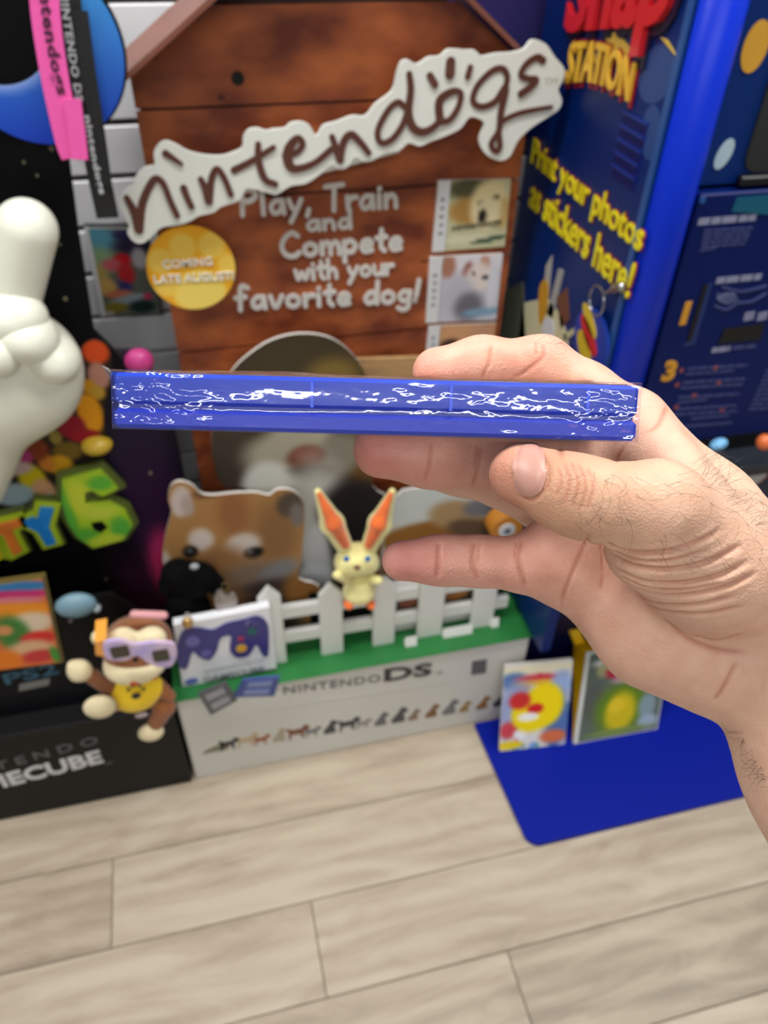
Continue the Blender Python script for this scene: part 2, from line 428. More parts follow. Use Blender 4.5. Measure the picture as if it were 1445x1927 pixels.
# slat wall behind everything
wall = structure(box('wall_back', -3.2, 3.6, 1.315, 1.40, 0, 2.8, M_groove, b=0), 'white slat wall behind the displays')
sm = None
for k in range(-1, 22):
    z0 = 1.0255+0.0762*(k-12)
    if z0+0.07 > 2.8 or z0 < 0.02: continue
    if sm is None:
        v, f = box_vf(-3.2, 3.6, 0, 0.018, 0.004, 0.0722, 0.0025); sm = bpy.data.meshes.new('slat'); sm.from_pydata(v, [], f); fix_normals(sm); sm.materials.append(M_white)
    o = bpy.data.objects.new('slat', sm); COL.objects.link(o); o.parent = wall; o.location = (0, 1.298, z0)
ceil_ = structure(box('ceiling', -3.2, 3.6, -4.2, 1.4, 2.8, 2.86, M_ceil, b=0), 'white tiled shop ceiling above the displays')
# ceiling lamps: recessed troffers
M_em = bpy.data.materials.new('lamp_diffuser'); M_em.use_nodes = True
_b = M_em.node_tree.nodes['Principled BSDF']; _b.inputs['Emission Color'].default_value = (1, 0.99, 0.97, 1); _b.inputs['Emission Strength'].default_value = 8.0
M_frame = mat('lamp_frame', (235, 235, 235), 0.4)
for i, (lx, ly) in enumerate(LAMPS):
    t = thing('ceiling_light', ['long ceiling lamp over the left end of the display wall', 'long ceiling lamp over the middle of the display wall', 'long ceiling lamp over the kiosk end of the display wall', 'long ceiling lamp behind the viewer on the left', 'long ceiling lamp behind the viewer on the right'][i], 'ceiling light', (lx, ly, 2.775), 'shop ceiling lamps')
    box('frame', lx-0.62, lx+0.62, ly-0.17, ly+0.17, 2.775, 2.80, M_frame, t, 0.003)
    box('diffuser', lx-0.59, lx+0.59, ly-0.14, ly+0.14, 2.765, 2.776, M_em, t, 0.002)
    ld = bpy.data.lights.new('lamp_light', 'AREA'); ld.shape = 'RECTANGLE'; ld.size = 1.18; ld.size_y = 0.28; ld.energy = LAMP_POWER; ld.color = (1, 0.99, 0.97)
    lo = bpy.data.objects.new('lamp_light', ld); COL.objects.link(lo); lo.parent = t; lo.location = (0, 0, -0.015)

# ------------------------------------------------------------------ dog house standee
HY = 1.15
M_wood = mat('printed_red_wood', (104, 42, 20), 0.5, rgb2=(172, 92, 46), scale=13, stretch=(0.7, 1, 1.3))
M_gap = mat('dark_board_gap', (45, 20, 12), 0.7)
M_roof = mat('roof_board_print', (128, 78, 62), 0.38, var=0.18, scale=8)
M_plaque = mat('sign_board_white', (226, 229, 222), 0.4)
M_brown = mat('script_brown', (88, 50, 38), 0.5)
M_ink = mat('slogan_white', (205, 203, 198), 0.5)
M_green = mat('lawn_green_card', (36, 118, 56), 0.45, var=0.1, scale=12)
M_base = mat('base_white_card', (206, 206, 200), 0.45, var=0.02, scale=6)
M_picket = mat('picket_white', (224, 226, 222), 0.45)
hs = thing('display_standee', 'cardboard dog house display with brown plank front and white script sign', 'display', (0.2, 1.05, 0))
fy = face_y(HY)
rl = lambda z: -0.074+(z-1.268)*(0.082+0.074)/(1.366-1.268)       # left roof line at the plank face
rr = lambda z: 0.478-(z-1.275)*(0.478-0.371)/(1.352-1.275)
prism('back_board', [(-0.045, 0.28), (0.497, 0.28), (0.497, 1.25), (0.226, 1.45), (-0.045, 1.27)], fy, -0.02, -0.004, M_gap, hs)
zs = [0.282, 0.400, 0.518, 0.636, 0.754, 0.872, 0.991, 1.110, 1.229, 1.345, 1.46]
for z0, z1 in zip(zs[:-1], zs[1:]):
    a, b = z0+0.0018, z1-0.0018
    l0, l1 = max(-0.05, rl(a)), max(-0.05, rl(b)); r0, r1 = min(0.502, rr(a)), min(0.502, rr(b))
    if r1-l1 < 0.02: continue
    P = [(l0, a), (r0, a), (r1, b), (l1, b)]
    zc = 1.268+(-0.05+0.074)*(1.366-1.268)/0.156
    if a < zc < b: P = [(l0, a), (r0, a)]+([(0.502, 1.258)] if r0 > 0.50 else [])+[(r1, b), (l1, b), (-0.05, zc)]
    prism('plank', P, fy, -0.004, 0.0, M_wood, hs)
# roof boards run back from the front edge
def slab(name, p, q, th, y0, y1, m, parent):
    p, q = np.array(p), np.array(q); d = (q-p)/np.linalg.norm(q-p); n = np.array([-d[1], d[0]])*th
    if n[1] < 0: n = -n
    V = [(a[0], y, a[1]) for y in (y0, y1) for a in (p, q, q+n, p+n)]
    o = mesh(name, V, [(0, 1, 2, 3), (7, 6, 5, 4), (0, 4, 5, 1), (1, 5, 6, 2), (2, 6, 7, 3), (3, 7, 4, 0)], m, parent); fix_normals(o.data); return o
slab('roof_board', (-0.074, 1.262), (0.226, 1.470), 0.006, 1.08, 1.24, M_roof, hs)
slab('roof_board', (0.512, 1.252), (0.226, 1.470), 0.006, 1.122, 1.24, M_roof, hs)
M_black = mat('black_hole', (8, 6, 6), 0.8)
prism('peg_hole', ellipse(0.086, 1.262, 0.0085, 0.0085, 16), fy, 0.0, 0.0008, M_black, hs)
prism('peg_hole', ellipse(0.062, 1.240, 0.0045, 0.0045, 12), fy, 0.0, 0.0008, mat('small_dent', (74, 36, 22), 0.7), hs)
# script sign
LY = 1.115; ly_ = face_y(LY)
OUT = [(225,370),(239,353),(251,346),(256,329),(273,313),(291,308),(289,287),(298,270),(313,263),(332,270),(353,282),(381,289),(415,291),(439,284),(455,275),(457,256),(467,242),(484,239),(500,244),(513,241),(535,239),(545,230),(563,227),(581,234),(594,253),(607,234),(632,227),(661,216),(686,216),(704,194),(735,170),(744,138),(752,116),(766,111),(783,119),(804,106),(825,104),(839,92),(856,91),(873,93),(891,93),(904,104),(929,99),(960,97),(984,90),(998,74),(1022,80),(1039,104),(1058,128),(1053,152),(1046,166),(1053,187),(1046,204),(1026,218),(994,239),(970,263),(956,291),(936,299),(911,287),(899,263),(908,232),(898,221),(880,218),(863,239),(835,253),(808,263),(787,272),(766,266),(749,280),(721,285),(700,298),(683,301),(666,294),(652,311),(635,315),(621,308),(600,325),(574,342),(545,347),(520,362),(506,360),(473,351),(459,354),(448,374),(416,385),(401,396),(373,403),(358,412),(337,419),(308,423),(294,432),(272,452),(254,452),(240,435),(243,421),(228,388)]
sign = prism('script_sign', smooth_closed(pts(OUT, LY), 3), ly_, 0.0, 0.008, M_plaque, hs)
slab('sign_bracket', (0.1, 1.13), (0.3, 1.17), 0.01, LY, HY, M_plaque, hs)
Z1 = lambda L: [(x/2.89, y/2.89) for x, y in L]
Z2 = lambda L: [(200+x/2.779, y/2.779) for x, y in L]
Z3 = lambda L: [(600+x/2.89, y/2.89) for x, y in L]
LET = [('n', [(Z1([(690,1065),(735,1150),(755,1235)]), (5, 7, 8)), (Z1([(757,1235),(775,1090),(835,968),(885,985),(925,1080),(962,1160)]), (7, 6, 5, 5))]),
 ('dot', [(Z1([(900,825),(985,880)]), (6, 3))]), ('i', [(Z1([(997,1012),(1015,1060),(1040,1112)]), (6, 5))]),
 ('n', [(Z1([(1090,965),(1112,1010),(1133,1080)]), (5, 7)), (Z1([(1135,1080),(1148,960),(1177,908),(1215,955),(1252,1045)]), (6, 5, 5))]),
 ('t', [(Z2([(665,880),(760,830),(870,760)]), (6, 5, 4)), (Z2([(790,745),(792,830),(825,925),(880,952)]), (5, 6, 5))]),
 ('e', [(Z2([(928,805),(990,788),(1022,745),(998,714),(962,745),(942,800),(958,862),(1005,870),(1085,840),(1170,770)]), (5, 5, 5, 6, 8, 8, 6, 5, 5))]),
 ('n', [(Z3([(65,735),(88,800),(108,855)]), (5, 7)), (Z3([(108,855),(128,760),(168,722),(215,760),(262,820)]), (6, 6, 5))]),
 ('d', [(Z3([(460,575),(420,548),(365,595),(312,700),(328,765),(385,750),(440,680),(472,600)]), (5, 5)), (Z3([(482,395),(490,480),(478,600),(500,680),(548,708),(602,690),(650,645)]), (5, 6, 7, 6, 5))]),
 ('o', [(Z3([(648,640),(642,560),(662,520),(720,488),(760,500),(748,570),(702,640),(650,655)]), (7, 7, 5, 5, 5))]),
 ('dot', [(Z3([(594,405),(620,450)]), 6)]), ('dot', [(Z3([(706,330),(701,395)]), 8)]), ('dot', [(Z3([(812,360),(798,408)]), 5)]),
 ('g', [(Z3([(1002,470),(1012,410),(985,366),(925,382),(850,460),(826,540),(872,572),(945,545),(1003,470),(978,600),(966,700),(926,770),(948,812),(972,790),(966,700),(985,652),(1060,612),(1150,590),(1250,572)]), (5, 5, 5, 5, 5, 5, 6, 6, 5, 5, 5, 5, 4, 4, 3))]),
 ('s', [(Z3([(1205,322),(1170,306),(1112,345),(1085,400),(1125,420),(1168,425),(1140,462),(1085,502)]), (6, 5, 5, 6))])]
pw = 0.00082                                           # metres per pixel on this sign
for nm, st in LET:
    ribbon([(pts(P, LY), np.atleast_1d(hw)*pw) for P, hw in st], ly_, 0.008, 0.0095, 'letter', M_brown, sign)
q = at(1018, 158, LY); lettering('trademark', 'TM', ly_, q[0], q[0]+0.02, q[1], q[1]+0.009, 0.008, 0.0086, mat('mark_grey', (185, 178, 170), 0.5), sign)
# hand-written slogan
SF = {'P': (.5, [[(0,0),(.05,1)], [(0,.93),(.33,.97),(.46,.76),(.3,.55),(.06,.5)]]), 'l': (.12, [[(.02,1),(.03,0)]]),
 'a': (.46, [[(.38,.44),(.2,.5),(.03,.28),(.1,.03),(.27,.06),(.38,.3)], [(.39,.5),(.43,.0)]]), 'y': (.42, [[(0,.5),(.1,.2),(.2,.1)], [(.4,.5),(.2,0),(.04,-.36)]]),
 ',': (.15, [[(.08,.08),(.02,-.16)]]), 'T': (.56, [[(-.02,.93),(.55,1)], [(.27,.96),(.25,0)]]), 'r': (.3, [[(0,.5),(.03,0)], [(.03,.28),(.14,.46),(.3,.48)]]),
 'i': (.1, [[(.02,.5),(.04,0)], [(.02,.72),(.03,.78)]]), 'n': (.4, [[(0,.5),(.02,0)], [(.03,.3),(.18,.5),(.32,.38),(.36,0)]]),
 'd': (.45, [[(.37,.42),(.18,.5),(.02,.24),(.12,.02),(.3,.08),(.38,.3)], [(.4,1),(.4,.5),(.42,0)]]), 'C': (.6, [[(.55,.85),(.35,1),(.08,.72),(.02,.36),(.16,.06),(.4,.0),(.58,.14)]]),
 'o': (.44, [[(.22,.5),(.04,.38),(.04,.12),(.22,0),(.38,.14),(.37,.38),(.2,.5)]]), 'm': (.62, [[(0,.5),(.02,0)], [(.02,.3),(.16,.5),(.28,.38),(.3,0)], [(.3,.3),(.44,.5),(.56,.38),(.6,0)]]),
 'p': (.42, [[(0,.5),(.02,-.38)], [(.02,.4),(.2,.52),(.38,.32),(.26,.04),(.03,.06)]]), 'e': (.42, [[(.04,.26),(.36,.3),(.3,.48),(.12,.46),(.03,.22),(.14,.02),(.38,.06)]]),
 't': (.3, [[(.14,.9),(.14,.2),(.26,.0)], [(-.02,.55),(.3,.6)]]), 'w': (.6, [[(0,.5),(.12,.02),(.28,.4),(.42,.02),(.58,.5)]]), 'h': (.42, [[(0,1),(.02,0)], [(.03,.28),(.2,.5),(.34,.36),(.37,0)]]),
 'u': (.42, [[(0,.5),(.03,.12),(.2,.0),(.34,.16),(.38,.5)], [(.38,.5),(.4,0)]]), 'f': (.34, [[(.36,.92),(.2,1),(.12,.8),(.1,-.05)], [(-.03,.48),(.28,.53)]]),
 'v': (.4, [[(0,.5),(.17,0),(.38,.5)]]), 'g': (.42, [[(.36,.42),(.18,.5),(.03,.28),(.14,.06),(.3,.1),(.38,.3)], [(.38,.5),(.36,-.2),(.2,-.36),(.02,-.28)]]), '!': (.14, [[(.1,1),(.05,.3)], [(.03,.03),(.03,.08)]])}
def handwrite(body, p0, p1, hgt, hw, Y, w0, w1, parent):
    """write along the line p0..p1 (photo pixels of the baseline), letter by letter"""
    a, b = at(*p0, Y), at(*p1, Y); tot = sum(SF[c][0]+0.14 if c != ' ' else 0.36 for c in body)-0.14
    L_ = np.linalg.norm(b-a); s = L_/tot; e = (b-a)/L_; n = np.array([-e[1], e[0]])
    x = 0
    for c in body:
        if c == ' ': x += 0.36; continue
        adv, st = SF[c]
        ribbon([([a+e*(x+q[0])*s+n*q[1]*hgt for q in P], hw) for P in st], face_y(Y), w0, w1, 'letter', M_ink, parent)
        x += adv+0.14
slog = prism('slogan_backing', rect(0.04, 0.35, 0.925, 1.105), fy, 0.0, 0.0005, M_wood, hs)
handwrite('Play, Train', (456, 404), (746, 388), 0.037, 0.0036, HY, 0.0005, 0.003, slog)
handwrite('and', (578, 432), (660, 427), 0.027, 0.0032, HY, 0.0005, 0.003, slog)
handwrite('Compete', (530, 482), (755, 468), 0.036, 0.0038, HY, 0.0005, 0.003, slog)
handwrite('with your', (556, 526), (738, 514), 0.030, 0.0032, HY, 0.0005, 0.003, slog)
handwrite('favorite dog!', (446, 580), (786, 566), 0.037, 0.0038, HY, 0.0005, 0.003, slog)
# round badge with a paw
BY = 1.135; by = face_y(BY); bc = at(360, 504, BY); br = 0.064
YEL = (238, 168, 38)
bdg = card('round_badge', ellipse(bc[0], bc[1], br, br, 56), pxpaint(YEL, [(360,504,84,78,(240,176,44),.5), (343,462,25,25,(243,206,92),.35), (398,460,25,25,(243,206,92),.35), (303,490,26,24,(243,206,92),.4), (428,500,18,26,(243,206,92),.4), (376,548,50,42,(245,218,110),.3), (312,540,22,16,(243,206,92),.4)], BY), by, 0, 0.004, hs, 0.004, edge=(230,170,60))
Mw, Mk = mat('badge_white', (245, 243, 235), 0.5), mat('badge_shadow', (150, 120, 70), 0.5)
for tx, a, b, hh in (('COMING', (307, 503), (400, 496), 0.0125), ('LATE AUGUST!', (291, 531), (440, 523), 0.0125)):
    A, B = at(*a, BY), at(*b, BY)
    for dz, mm, w1, bo in ((-0.0010, Mk, 0.0052, 0.03), (0, Mw, 0.0062, 0.015)):
        lettering('badge_text', tx, by, 0, 1, 0, 1, 0.004, w1, mm, bdg, bo, warp=lambda s, t, A=A, B=B, hh=hh, dz=dz: (A[0]+(B[0]-A[0])*s+dz*-0.5, A[1]+(B[1]-A[1])*s+t*hh+dz))
# three printed game boxes
GB = [((823,338),(960,335),(948,462),(812,472), (196,196,160), [(885,352,45,22,(86,84,60),.8), (880,395,36,26,(176,136,74),.6), (918,382,34,46,(232,216,166),.5), (945,400,10,30,(196,164,104),.7), (903,382,7,8,(70,52,36),.5), (932,370,6,6,(74,56,40),.5), (905,404,10,16,(48,38,34),.5), (915,398,26,30,(236,224,182),.9), (906,405,8,13,(46,36,32),.5), (890,447,60,9,(214,210,178),.5), (918,449,34,5,(64,92,74),.4,8)], 'nintendogs'),
      ((808,482),(945,476),(932,600),(800,605), (196,196,206), [(900,490,60,20,(220,218,226),.8), (842,500,14,22,(170,120,100),.7), (878,505,8,15,(150,92,86),.6,-20), (912,492,9,14,(196,150,132),.6,20), (900,520,26,26,(226,214,208),.7), (890,513,4,4,(50,42,40),.5), (912,520,6,5,(46,38,38),.5), (860,560,30,40,(186,184,196),.8), (880,575,26,26,(110,108,116),.9), (905,585,36,8,(126,160,186),.6), (925,535,10,40,(212,214,224),.8)], ''),
      ((806,612),(932,606),(922,700),(796,705), (188,140,104), [(860,630,40,24,(206,156,112),.8), (845,650,20,14,(70,48,40),.7), (900,640,26,30,(196,150,120),.8), (870,690,50,20,(90,70,60),.8)], '')]
M_spine = mat('box_spine_white', (214, 216, 218), 0.4)
for tl, tr, brr, bl, base, bls, txt in GB:
    g = card('printed_game_box', pts([tl, tr, brr, bl], HY), pxpaint(base, bls, HY), fy, 0.0, 0.004, hs, 0.004)
    A = pts([tl, (tl[0]+(tr[0]-tl[0])*.17, tl[1]+(tr[1]-tl[1])*.17), (bl[0]+(brr[0]-bl[0])*.17, bl[1]+(brr[1]-bl[1])*.17), bl], HY)
    sp_ = prism('spine', A, fy, 0.004, 0.006, M_spine, g, 0.0008)
    c = (A[0]+A[1]+A[2]+A[3])/4
    for k in range(5): prism('spine_mark', rect(c[0]-0.004+0.001*(k % 2), c[0]+0.003, c[1]-0.028+k*0.013, c[1]-0.022+k*0.013), fy, 0.006, 0.0064, mat('spine_grey', (150, 150, 156), 0.5), g)
    if txt:
        a_, b_ = at(848, 437, HY), at(940, 424, HY)
        lettering('title', txt, fy, 0, 1, 0, 1, 0.004, 0.005, mat('title_ink', (92, 84, 62), 0.5), g, 0.02, warp=lambda s, t: (a_[0]+(b_[0]-a_[0])*s, a_[1]+(b_[1]-a_[1])*s+t*0.014))
# wooden plank sign right of the big dog
prism('tan_sign', pts([(670,672),(806,668),(800,712),(676,716)], 1.135), face_y(1.135), 0, 0.006, mat('tan_wood', (178, 142, 96), 0.6, var=0.15, scale=20, stretch=(1, 1, 5)), hs, 0.001)
# dog cut-outs (flat printed card)
b1 = 1.10
BEAGLE = [(424,720),(440,690),(470,662),(510,637),(560,625),(612,630),(650,652),(680,688),(692,730),(705,790),(712,850),(700,910),(735,940),(745,1000),(740,1110),(735,1185),(470,1215),(450,1100),(455,1000),(470,920),(420,912),(402,870),(398,820),(405,770)]
card('beagle_cutout', smooth_closed(pts(BEAGLE, b1), 3), pxpaint((64,54,42), [(560,700,120,70,(72,62,44),.8), (625,705,50,34,(126,104,54),1.0), (570,790,60,70,(196,186,160),.7), (436,850,38,80,(72,62,54),.6), (690,850,34,80,(110,76,40),.7), (540,850,80,46,(176,170,150),.7), (640,850,40,40,(140,136,122),.8), (575,858,36,24,(122,76,62),.6), (575,850,24,12,(146,96,82),.7), (570,885,50,12,(66,52,46),.8),
   (520,960,70,80,(222,222,214),.5), (500,905,44,40,(226,226,218),.6), (600,985,60,120,(196,196,190),.7), (660,960,60,60,(40,34,36),.6), (680,1000,60,90,(34,30,32),.5), (705,1080,40,80,(150,110,62),.6), (595,1050,22,70,(206,206,206),.4), (592,1085,32,30,(214,216,220),.4), (590,1105,30,8,(120,120,124),.6)], b1), face_y(b1), 0, 0.006, hs, 0.006)
b3 = 1.075
BROWN = [(745,930),(790,915),(860,905),(930,905),(975,930),(985,985),(975,1060),(965,1165),(900,1185),(725,1195),(715,1100),(722,1010)]
card('spaniel_cutout', smooth_closed(pts(BROWN, b3), 3), pxpaint((208,212,208), [(800,930,80,40,(206,212,208),.5), (820,1000,110,26,(150,102,48),.4), (855,965,50,26,(176,146,106),.5,-20), (880,990,42,16,(104,82,62),.6,-20), (905,950,34,18,(120,120,126),.7), (800,1080,110,60,(140,98,54),.6), (940,1040,40,80,(50,46,44),.7), (850,1160,130,40,(90,78,66),.7)], b3), face_y(b3), 0, 0.006, hs, 0.006)
b2 = 1.035
SHIBA = [(322,960),(316,935),(322,910),(340,902),(362,910),(378,925),(400,928),(440,924),(480,923),(505,928),(520,918),(545,918),(565,932),(572,955),(570,1000),(566,1050),(562,1085),(600,1100),(610,1150),(606,1222),(440,1240),(330,1262),(322,1180),(318,1100),(306,1050),(312,1000)]
card('shiba_cutout', smooth_closed(pts(SHIBA, b2), 3), pxpaint((172,128,78), [(440,1000,130,70,(170,126,76),1.2), (440,960,30,50,(150,100,64),1.2), (520,1000,40,60,(136,100,64),1.2), (340,940,20,30,(206,192,186),.5,-10), (352,948,12,20,(180,164,156),.9), (545,946,26,24,(84,72,62),.6), (558,965,14,22,(120,112,110),.8), (385,925,24,10,(120,84,56),.8), (378,1012,24,22,(214,200,190),.7), (456,1022,34,22,(206,196,188),.7,20), (312,1058,12,26,(204,196,188),.9), (358,1034,15,12,(16,16,18),.5), (476,1036,20,11,(22,22,24),.5,12), (356,1032,4,3,(150,150,150),.6), (470,1034,4,3,(140,140,140),.6),
   (420,1065,50,40,(150,108,70),.9), (480,1085,60,34,(130,110,94),.9), (525,1070,40,18,(128,126,128),.9,25), (490,1112,70,22,(70,58,54),.9,10), (520,1130,40,20,(40,32,30),.8), (565,1110,34,36,(140,96,48),.9), (410,1150,60,60,(150,110,70),.8), (480,1180,90,30,(40,36,36),.7)], b2), face_y(b2), 0, 0.006, hs, 0.005)
box('dark_backing', 0.12, 0.44, 1.018, 1.024, 0.281, 0.40, mat('backing_black', (10, 10, 11), 0.6, spec=0.1), hs, 0.001)
# base box with a lawn top
bs = box('base_box', -0.155, 0.557, 0.92, 1.25, 0, 0.275, M_base, hs, 0.003)
box('lawn_top', -0.159, 0.561, 0.916, 1.254, 0.2755, 0.2805, M_green, hs, 0.0015)
FB = 0.92; fb = face_y(FB)
M_blk = mat('logo_black', (52, 50, 52), 0.5); M_gry = mat('logo_grey', (96, 94, 94), 0.5)
def line_text(tx, a, b, hh, Y, w1, m, parent, bold=0.0, spacing=1.0, nm='logo_text', shear=0.0, w0=0.0):
    A, B = at(*a, Y), at(*b, Y)
    return lettering(nm, tx, face_y(Y), 0, 1, 0, 1, w0, w1, m, parent, bold, warp=lambda s, t: (A[0]+(B[0]-A[0])*s, A[1]+(B[1]-A[1])*s+t*hh), spacing=spacing, shear=shear)
line_text('NINTENDO', (534, 1306), (716, 1282), 0.024, FB, 0.0012, M_gry, bs, 0.01, 1.1)
line_text('DS', (722, 1283), (812, 1270), 0.042, FB, 0.0012, M_blk, bs, 0.035)
line_text('TM', (820, 1268), (832, 1266), 0.006, FB, 0.0012, M_gry, bs)
# thin print line and rating mark
A, B = at(500, 1336, FB), at(860, 1282, FB)
prism('print_line', [A, B, B+(0, .0025), A+(0, .0025)], fb, 0, 0.0008, mat('line_grey', (186, 184, 178), 0.5), bs)
rm = prism('rating_mark', pts([(888,1244),(916,1240),(914,1266),(886,1270)], FB), fb, 0, 0.001, M_gry, bs)
line_text('E', (895, 1263), (907, 1261), 0.018, FB, 0.002, mat('mark_white', (232, 232, 228), 0.5), rm, 0.03, w0=0.001)
# row of little dogs printed along the base
DOGA = [(0,0),(.1,0),(.12,.3),(.55,.3),(.58,0),(.68,0),(.72,.45),(.9,.5),(1,.62),(.9,.78),(.72,.8),(.62,.62),(.2,.6),(.02,.75),(-.06,.7),(.02,.5)]
DOGB = [(.1,0),(.7,0),(.68,.35),(.6,.55),(.75,.62),(.85,.72),(.75,.86),(.6,.98),(.45,.9),(.38,.7),(.2,.45),(.02,.2)]
DOGC = [(-.1,0),(.9,0),(1,.16),(.85,.28),(.7,.42),(.55,.34),(.3,.26),(.05,.16)]
cols = [(120,120,100), (48,44,46), (190,170,140), (150,84,52), (170,160,140), (120,70,44), (110,112,116), (60,62,68), (52,50,54), (140,138,136), (100,100,104), (70,70,76), (132,110,90), (120,84,54), (110,112,116), (150,120,70), (140,100,60), (60,60,66)]
xs = np.linspace(385, 925, len(cols)); shp = [DOGC, DOGA, DOGA, DOGA, DOGB, DOGA, DOGA, DOGB, DOGA, DOGA, DOGB, DOGB, DOGB, DOGB, DOGB, DOGB, DOGB, DOGB]
for i, (cx, cc) in enumerate(zip(xs, cols)):
    bx = at(cx, 1418-(cx-385)*0.161, FB); hh = 0.040+0.007*((i*7) % 3) if i else 0.06
    P = [(bx[0]+q[0]*hh*0.85, bx[1]+q[1]*hh) for q in shp[i]]
    prism('dog_print', P, fb, 0, 0.001, mat('dog_ink_%d' % i, cc, 0.5), bs)
# picket fence: pointed pickets, two rails, feet
FY = 0.972; pf = face_y(FY)
for i, (u0, u1, zt) in enumerate([(0.020, 0.062, 0.495), (0.131, 0.175, 0.478), (0.235, 0.279, 0.472), (0.326, 0.378, 0.470), (0.440, 0.488, 0.465)]):
    c = (u0+u1)/2
    p = prism('picket', [(u0, 0.281), (u1, 0.281), (u1, zt-0.028), (c, zt), (u0, zt-0.028)], pf, 0.0, 0.010, M_picket, hs, 0.0015)
for z0 in (0.325, 0.395):
    prism('rail', [(0.028, z0), (0.52, z0-0.008), (0.52, z0+0.022), (0.028, z0+0.030)], pf, -0.012, -0.0005, M_picket, hs, 0.001)

# ------------------------------------------------------------------ dark party standee on the left
PY = 1.09; py_ = face_y(PY)
ls = thing('display_standee', 'black cardboard display with green numeral, blue crescent and black base box', 'display', (-0.45, 1.05, 0))
def panel_base(u, v):
    c = np.ones((len(u), 3))*np.array((5, 5, 10.)); t = np.clip((0.95-v)/0.35, 0, 1)[:, None]
    return c*(1-t)+np.array((16, 14, 21.))*t
PAN = [(-0.95, 0.284), (-0.073, 0.284), (-0.073, 0.805), (-0.16, 0.955), (-0.148, 1.10), (-0.132, 1.25), (-0.126, 1.42), (-0.95, 1.42)]
card('back_panel', PAN, pxpaint(panel_base, [(270,880,70,160,(36,26,48),.9), (300,980,60,120,(44,20,52),.9), (250,1140,110,90,(48,16,36),1.0), (318,1065,34,70,(180,44,96),.7), (345,1065,34,62,(150,30,80),.6), (130,1100,90,90,(14,14,16),.9)], PY), py_, -0.008, 0, ls, 0.012, edge=(30, 30, 34))
# stars printed on the panel
M_star = mat('star_print', (120, 116, 90), 0.5)
for (x, y, r) in [(97,279,4),(45,305,2.5),(113,460,2),(123,562,3.5),(70,330,2.5),(283,890,4),(200,1090,3),(150,300,2)]:
    q = at(x, y, PY); prism('star_print', ellipse(q[0], q[1], r*0.0008, r*0.0008, 10), py_, 0, 0.001, M_star, ls)
# blue crescent
CY = 1.06; cy_ = face_y(CY); c0 = at(65, 97, CY); rr0 = at(232, 97, CY)[0]-c0[0]; c1 = at(-22, 36, CY); r1 = np.linalg.norm(at(88, 108, CY)-c1)
def crescent(r_o, r_i):
    # outer arc minus inner disc
    T = np.linspace(0, 2*math.pi, 121)[:-1]; O = np.stack([c0[0]+r_o*np.cos(T), c0[1]+r_o*np.sin(T)], 1)
    out = np.linalg.norm(O-c1, axis=1) > r_i
    k = int(np.argmax(out & ~np.roll(out, 1))); O = np.roll(O, -k, 0); out = np.roll(out, -k); A = O[:int(np.argmin(out)) if not out.all() else len(O)]
    if out.all(): return O
    a1 = math.atan2(*(A[-1]-c1)[::-1]); a0 = math.atan2(*(A[0]-c1)[::-1])
    if a1 < a0: a1 += 2*math.pi
    I = np.stack([c1[0]+r_i*np.cos(np.linspace(a1, a0, 50)), c1[1]+r_i*np.sin(np.linspace(a1, a0, 50))], 1)
    return np.vstack([A, I[1:-1]])
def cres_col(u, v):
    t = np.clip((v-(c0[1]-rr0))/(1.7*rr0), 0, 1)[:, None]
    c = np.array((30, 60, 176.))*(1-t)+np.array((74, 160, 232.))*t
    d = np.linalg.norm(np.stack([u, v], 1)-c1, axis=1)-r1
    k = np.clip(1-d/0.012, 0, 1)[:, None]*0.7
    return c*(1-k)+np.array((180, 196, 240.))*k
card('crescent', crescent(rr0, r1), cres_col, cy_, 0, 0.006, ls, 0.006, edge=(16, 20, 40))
prism('crescent_backing', ellipse(c0[0], c0[1], rr0+0.003, rr0+0.003, 64), cy_, -0.004, -0.0002, mat('space_black', (5, 5, 8), 0.5, spec=0.15), ls)
slab('strut', (c0[0]-0.02, c0[1]), (c0[0]+0.02, c0[1]), 0.02, CY+0.004, PY, MATS['space_black'], ls)
# lettering: T, Y and 6, each with a lime border
M_lime = mat('lime_border', (176, 202, 40), 0.45); M_olive = mat('olive_edge', (86, 98, 40), 0.5)
def boxy(nm, P, cfn, Y, inset, parent, solid=None, hole=None):
    Pm = np.array(pts(P, Y)); c = Pm.mean(0)
    return Pm
LTY = 1.07; lt = face_y(LTY)
def offset_poly(P, d):
    P = np.array(P, float)
    if area(P) < 0: P = P[::-1]
    e = np.roll(P, -1, 0)-P; e /= np.linalg.norm(e, axis=1, keepdims=True); n = np.stack([e[:, 1], -e[:, 0]], 1); n0 = np.roll(n, 1, 0)
    b = n+n0; b /= np.maximum((b*b).sum(1, keepdims=True)/2, 0.35); return P+b*d
SIX = [(117,900),(190,882),(222,916),(193,931),(172,919),(160,924),(161,945),(205,941),(236,958),(250,985),(232,1012),(176,1027),(147,1008),(128,980),(116,940)]
s6 = pts(SIX, LTY)
prism('numeral_edge', offset_poly(s6, 0.009), lt, -0.012, -0.002, M_olive, ls)
six = card('numeral_six', s6, pxpaint((168,202,46), [(190,905,26,14,(96,178,60),.8), (130,965,12,60,(90,176,60),.9), (150,935,22,36,(200,214,60),.8), (228,990,20,22,(90,174,64),.8), (190,960,34,12,(196,214,70),.9), (160,1005,30,16,(90,172,56),.9), (200,1012,36,10,(190,210,60),.8)], LTY), lt, -0.002, 0.006, ls, 0.005, edge=(150, 180, 50))
prism('numeral_eye', pts([(171,980),(192,976),(203,988),(190,998),(178,993)], LTY), lt, 0.006, 0.0068, mat('space_black', (5, 5, 8), 0.5, spec=0.15), six)
YL = [(44,968),(72,958),(80,966),(102,953),(103,950),(72,952)]
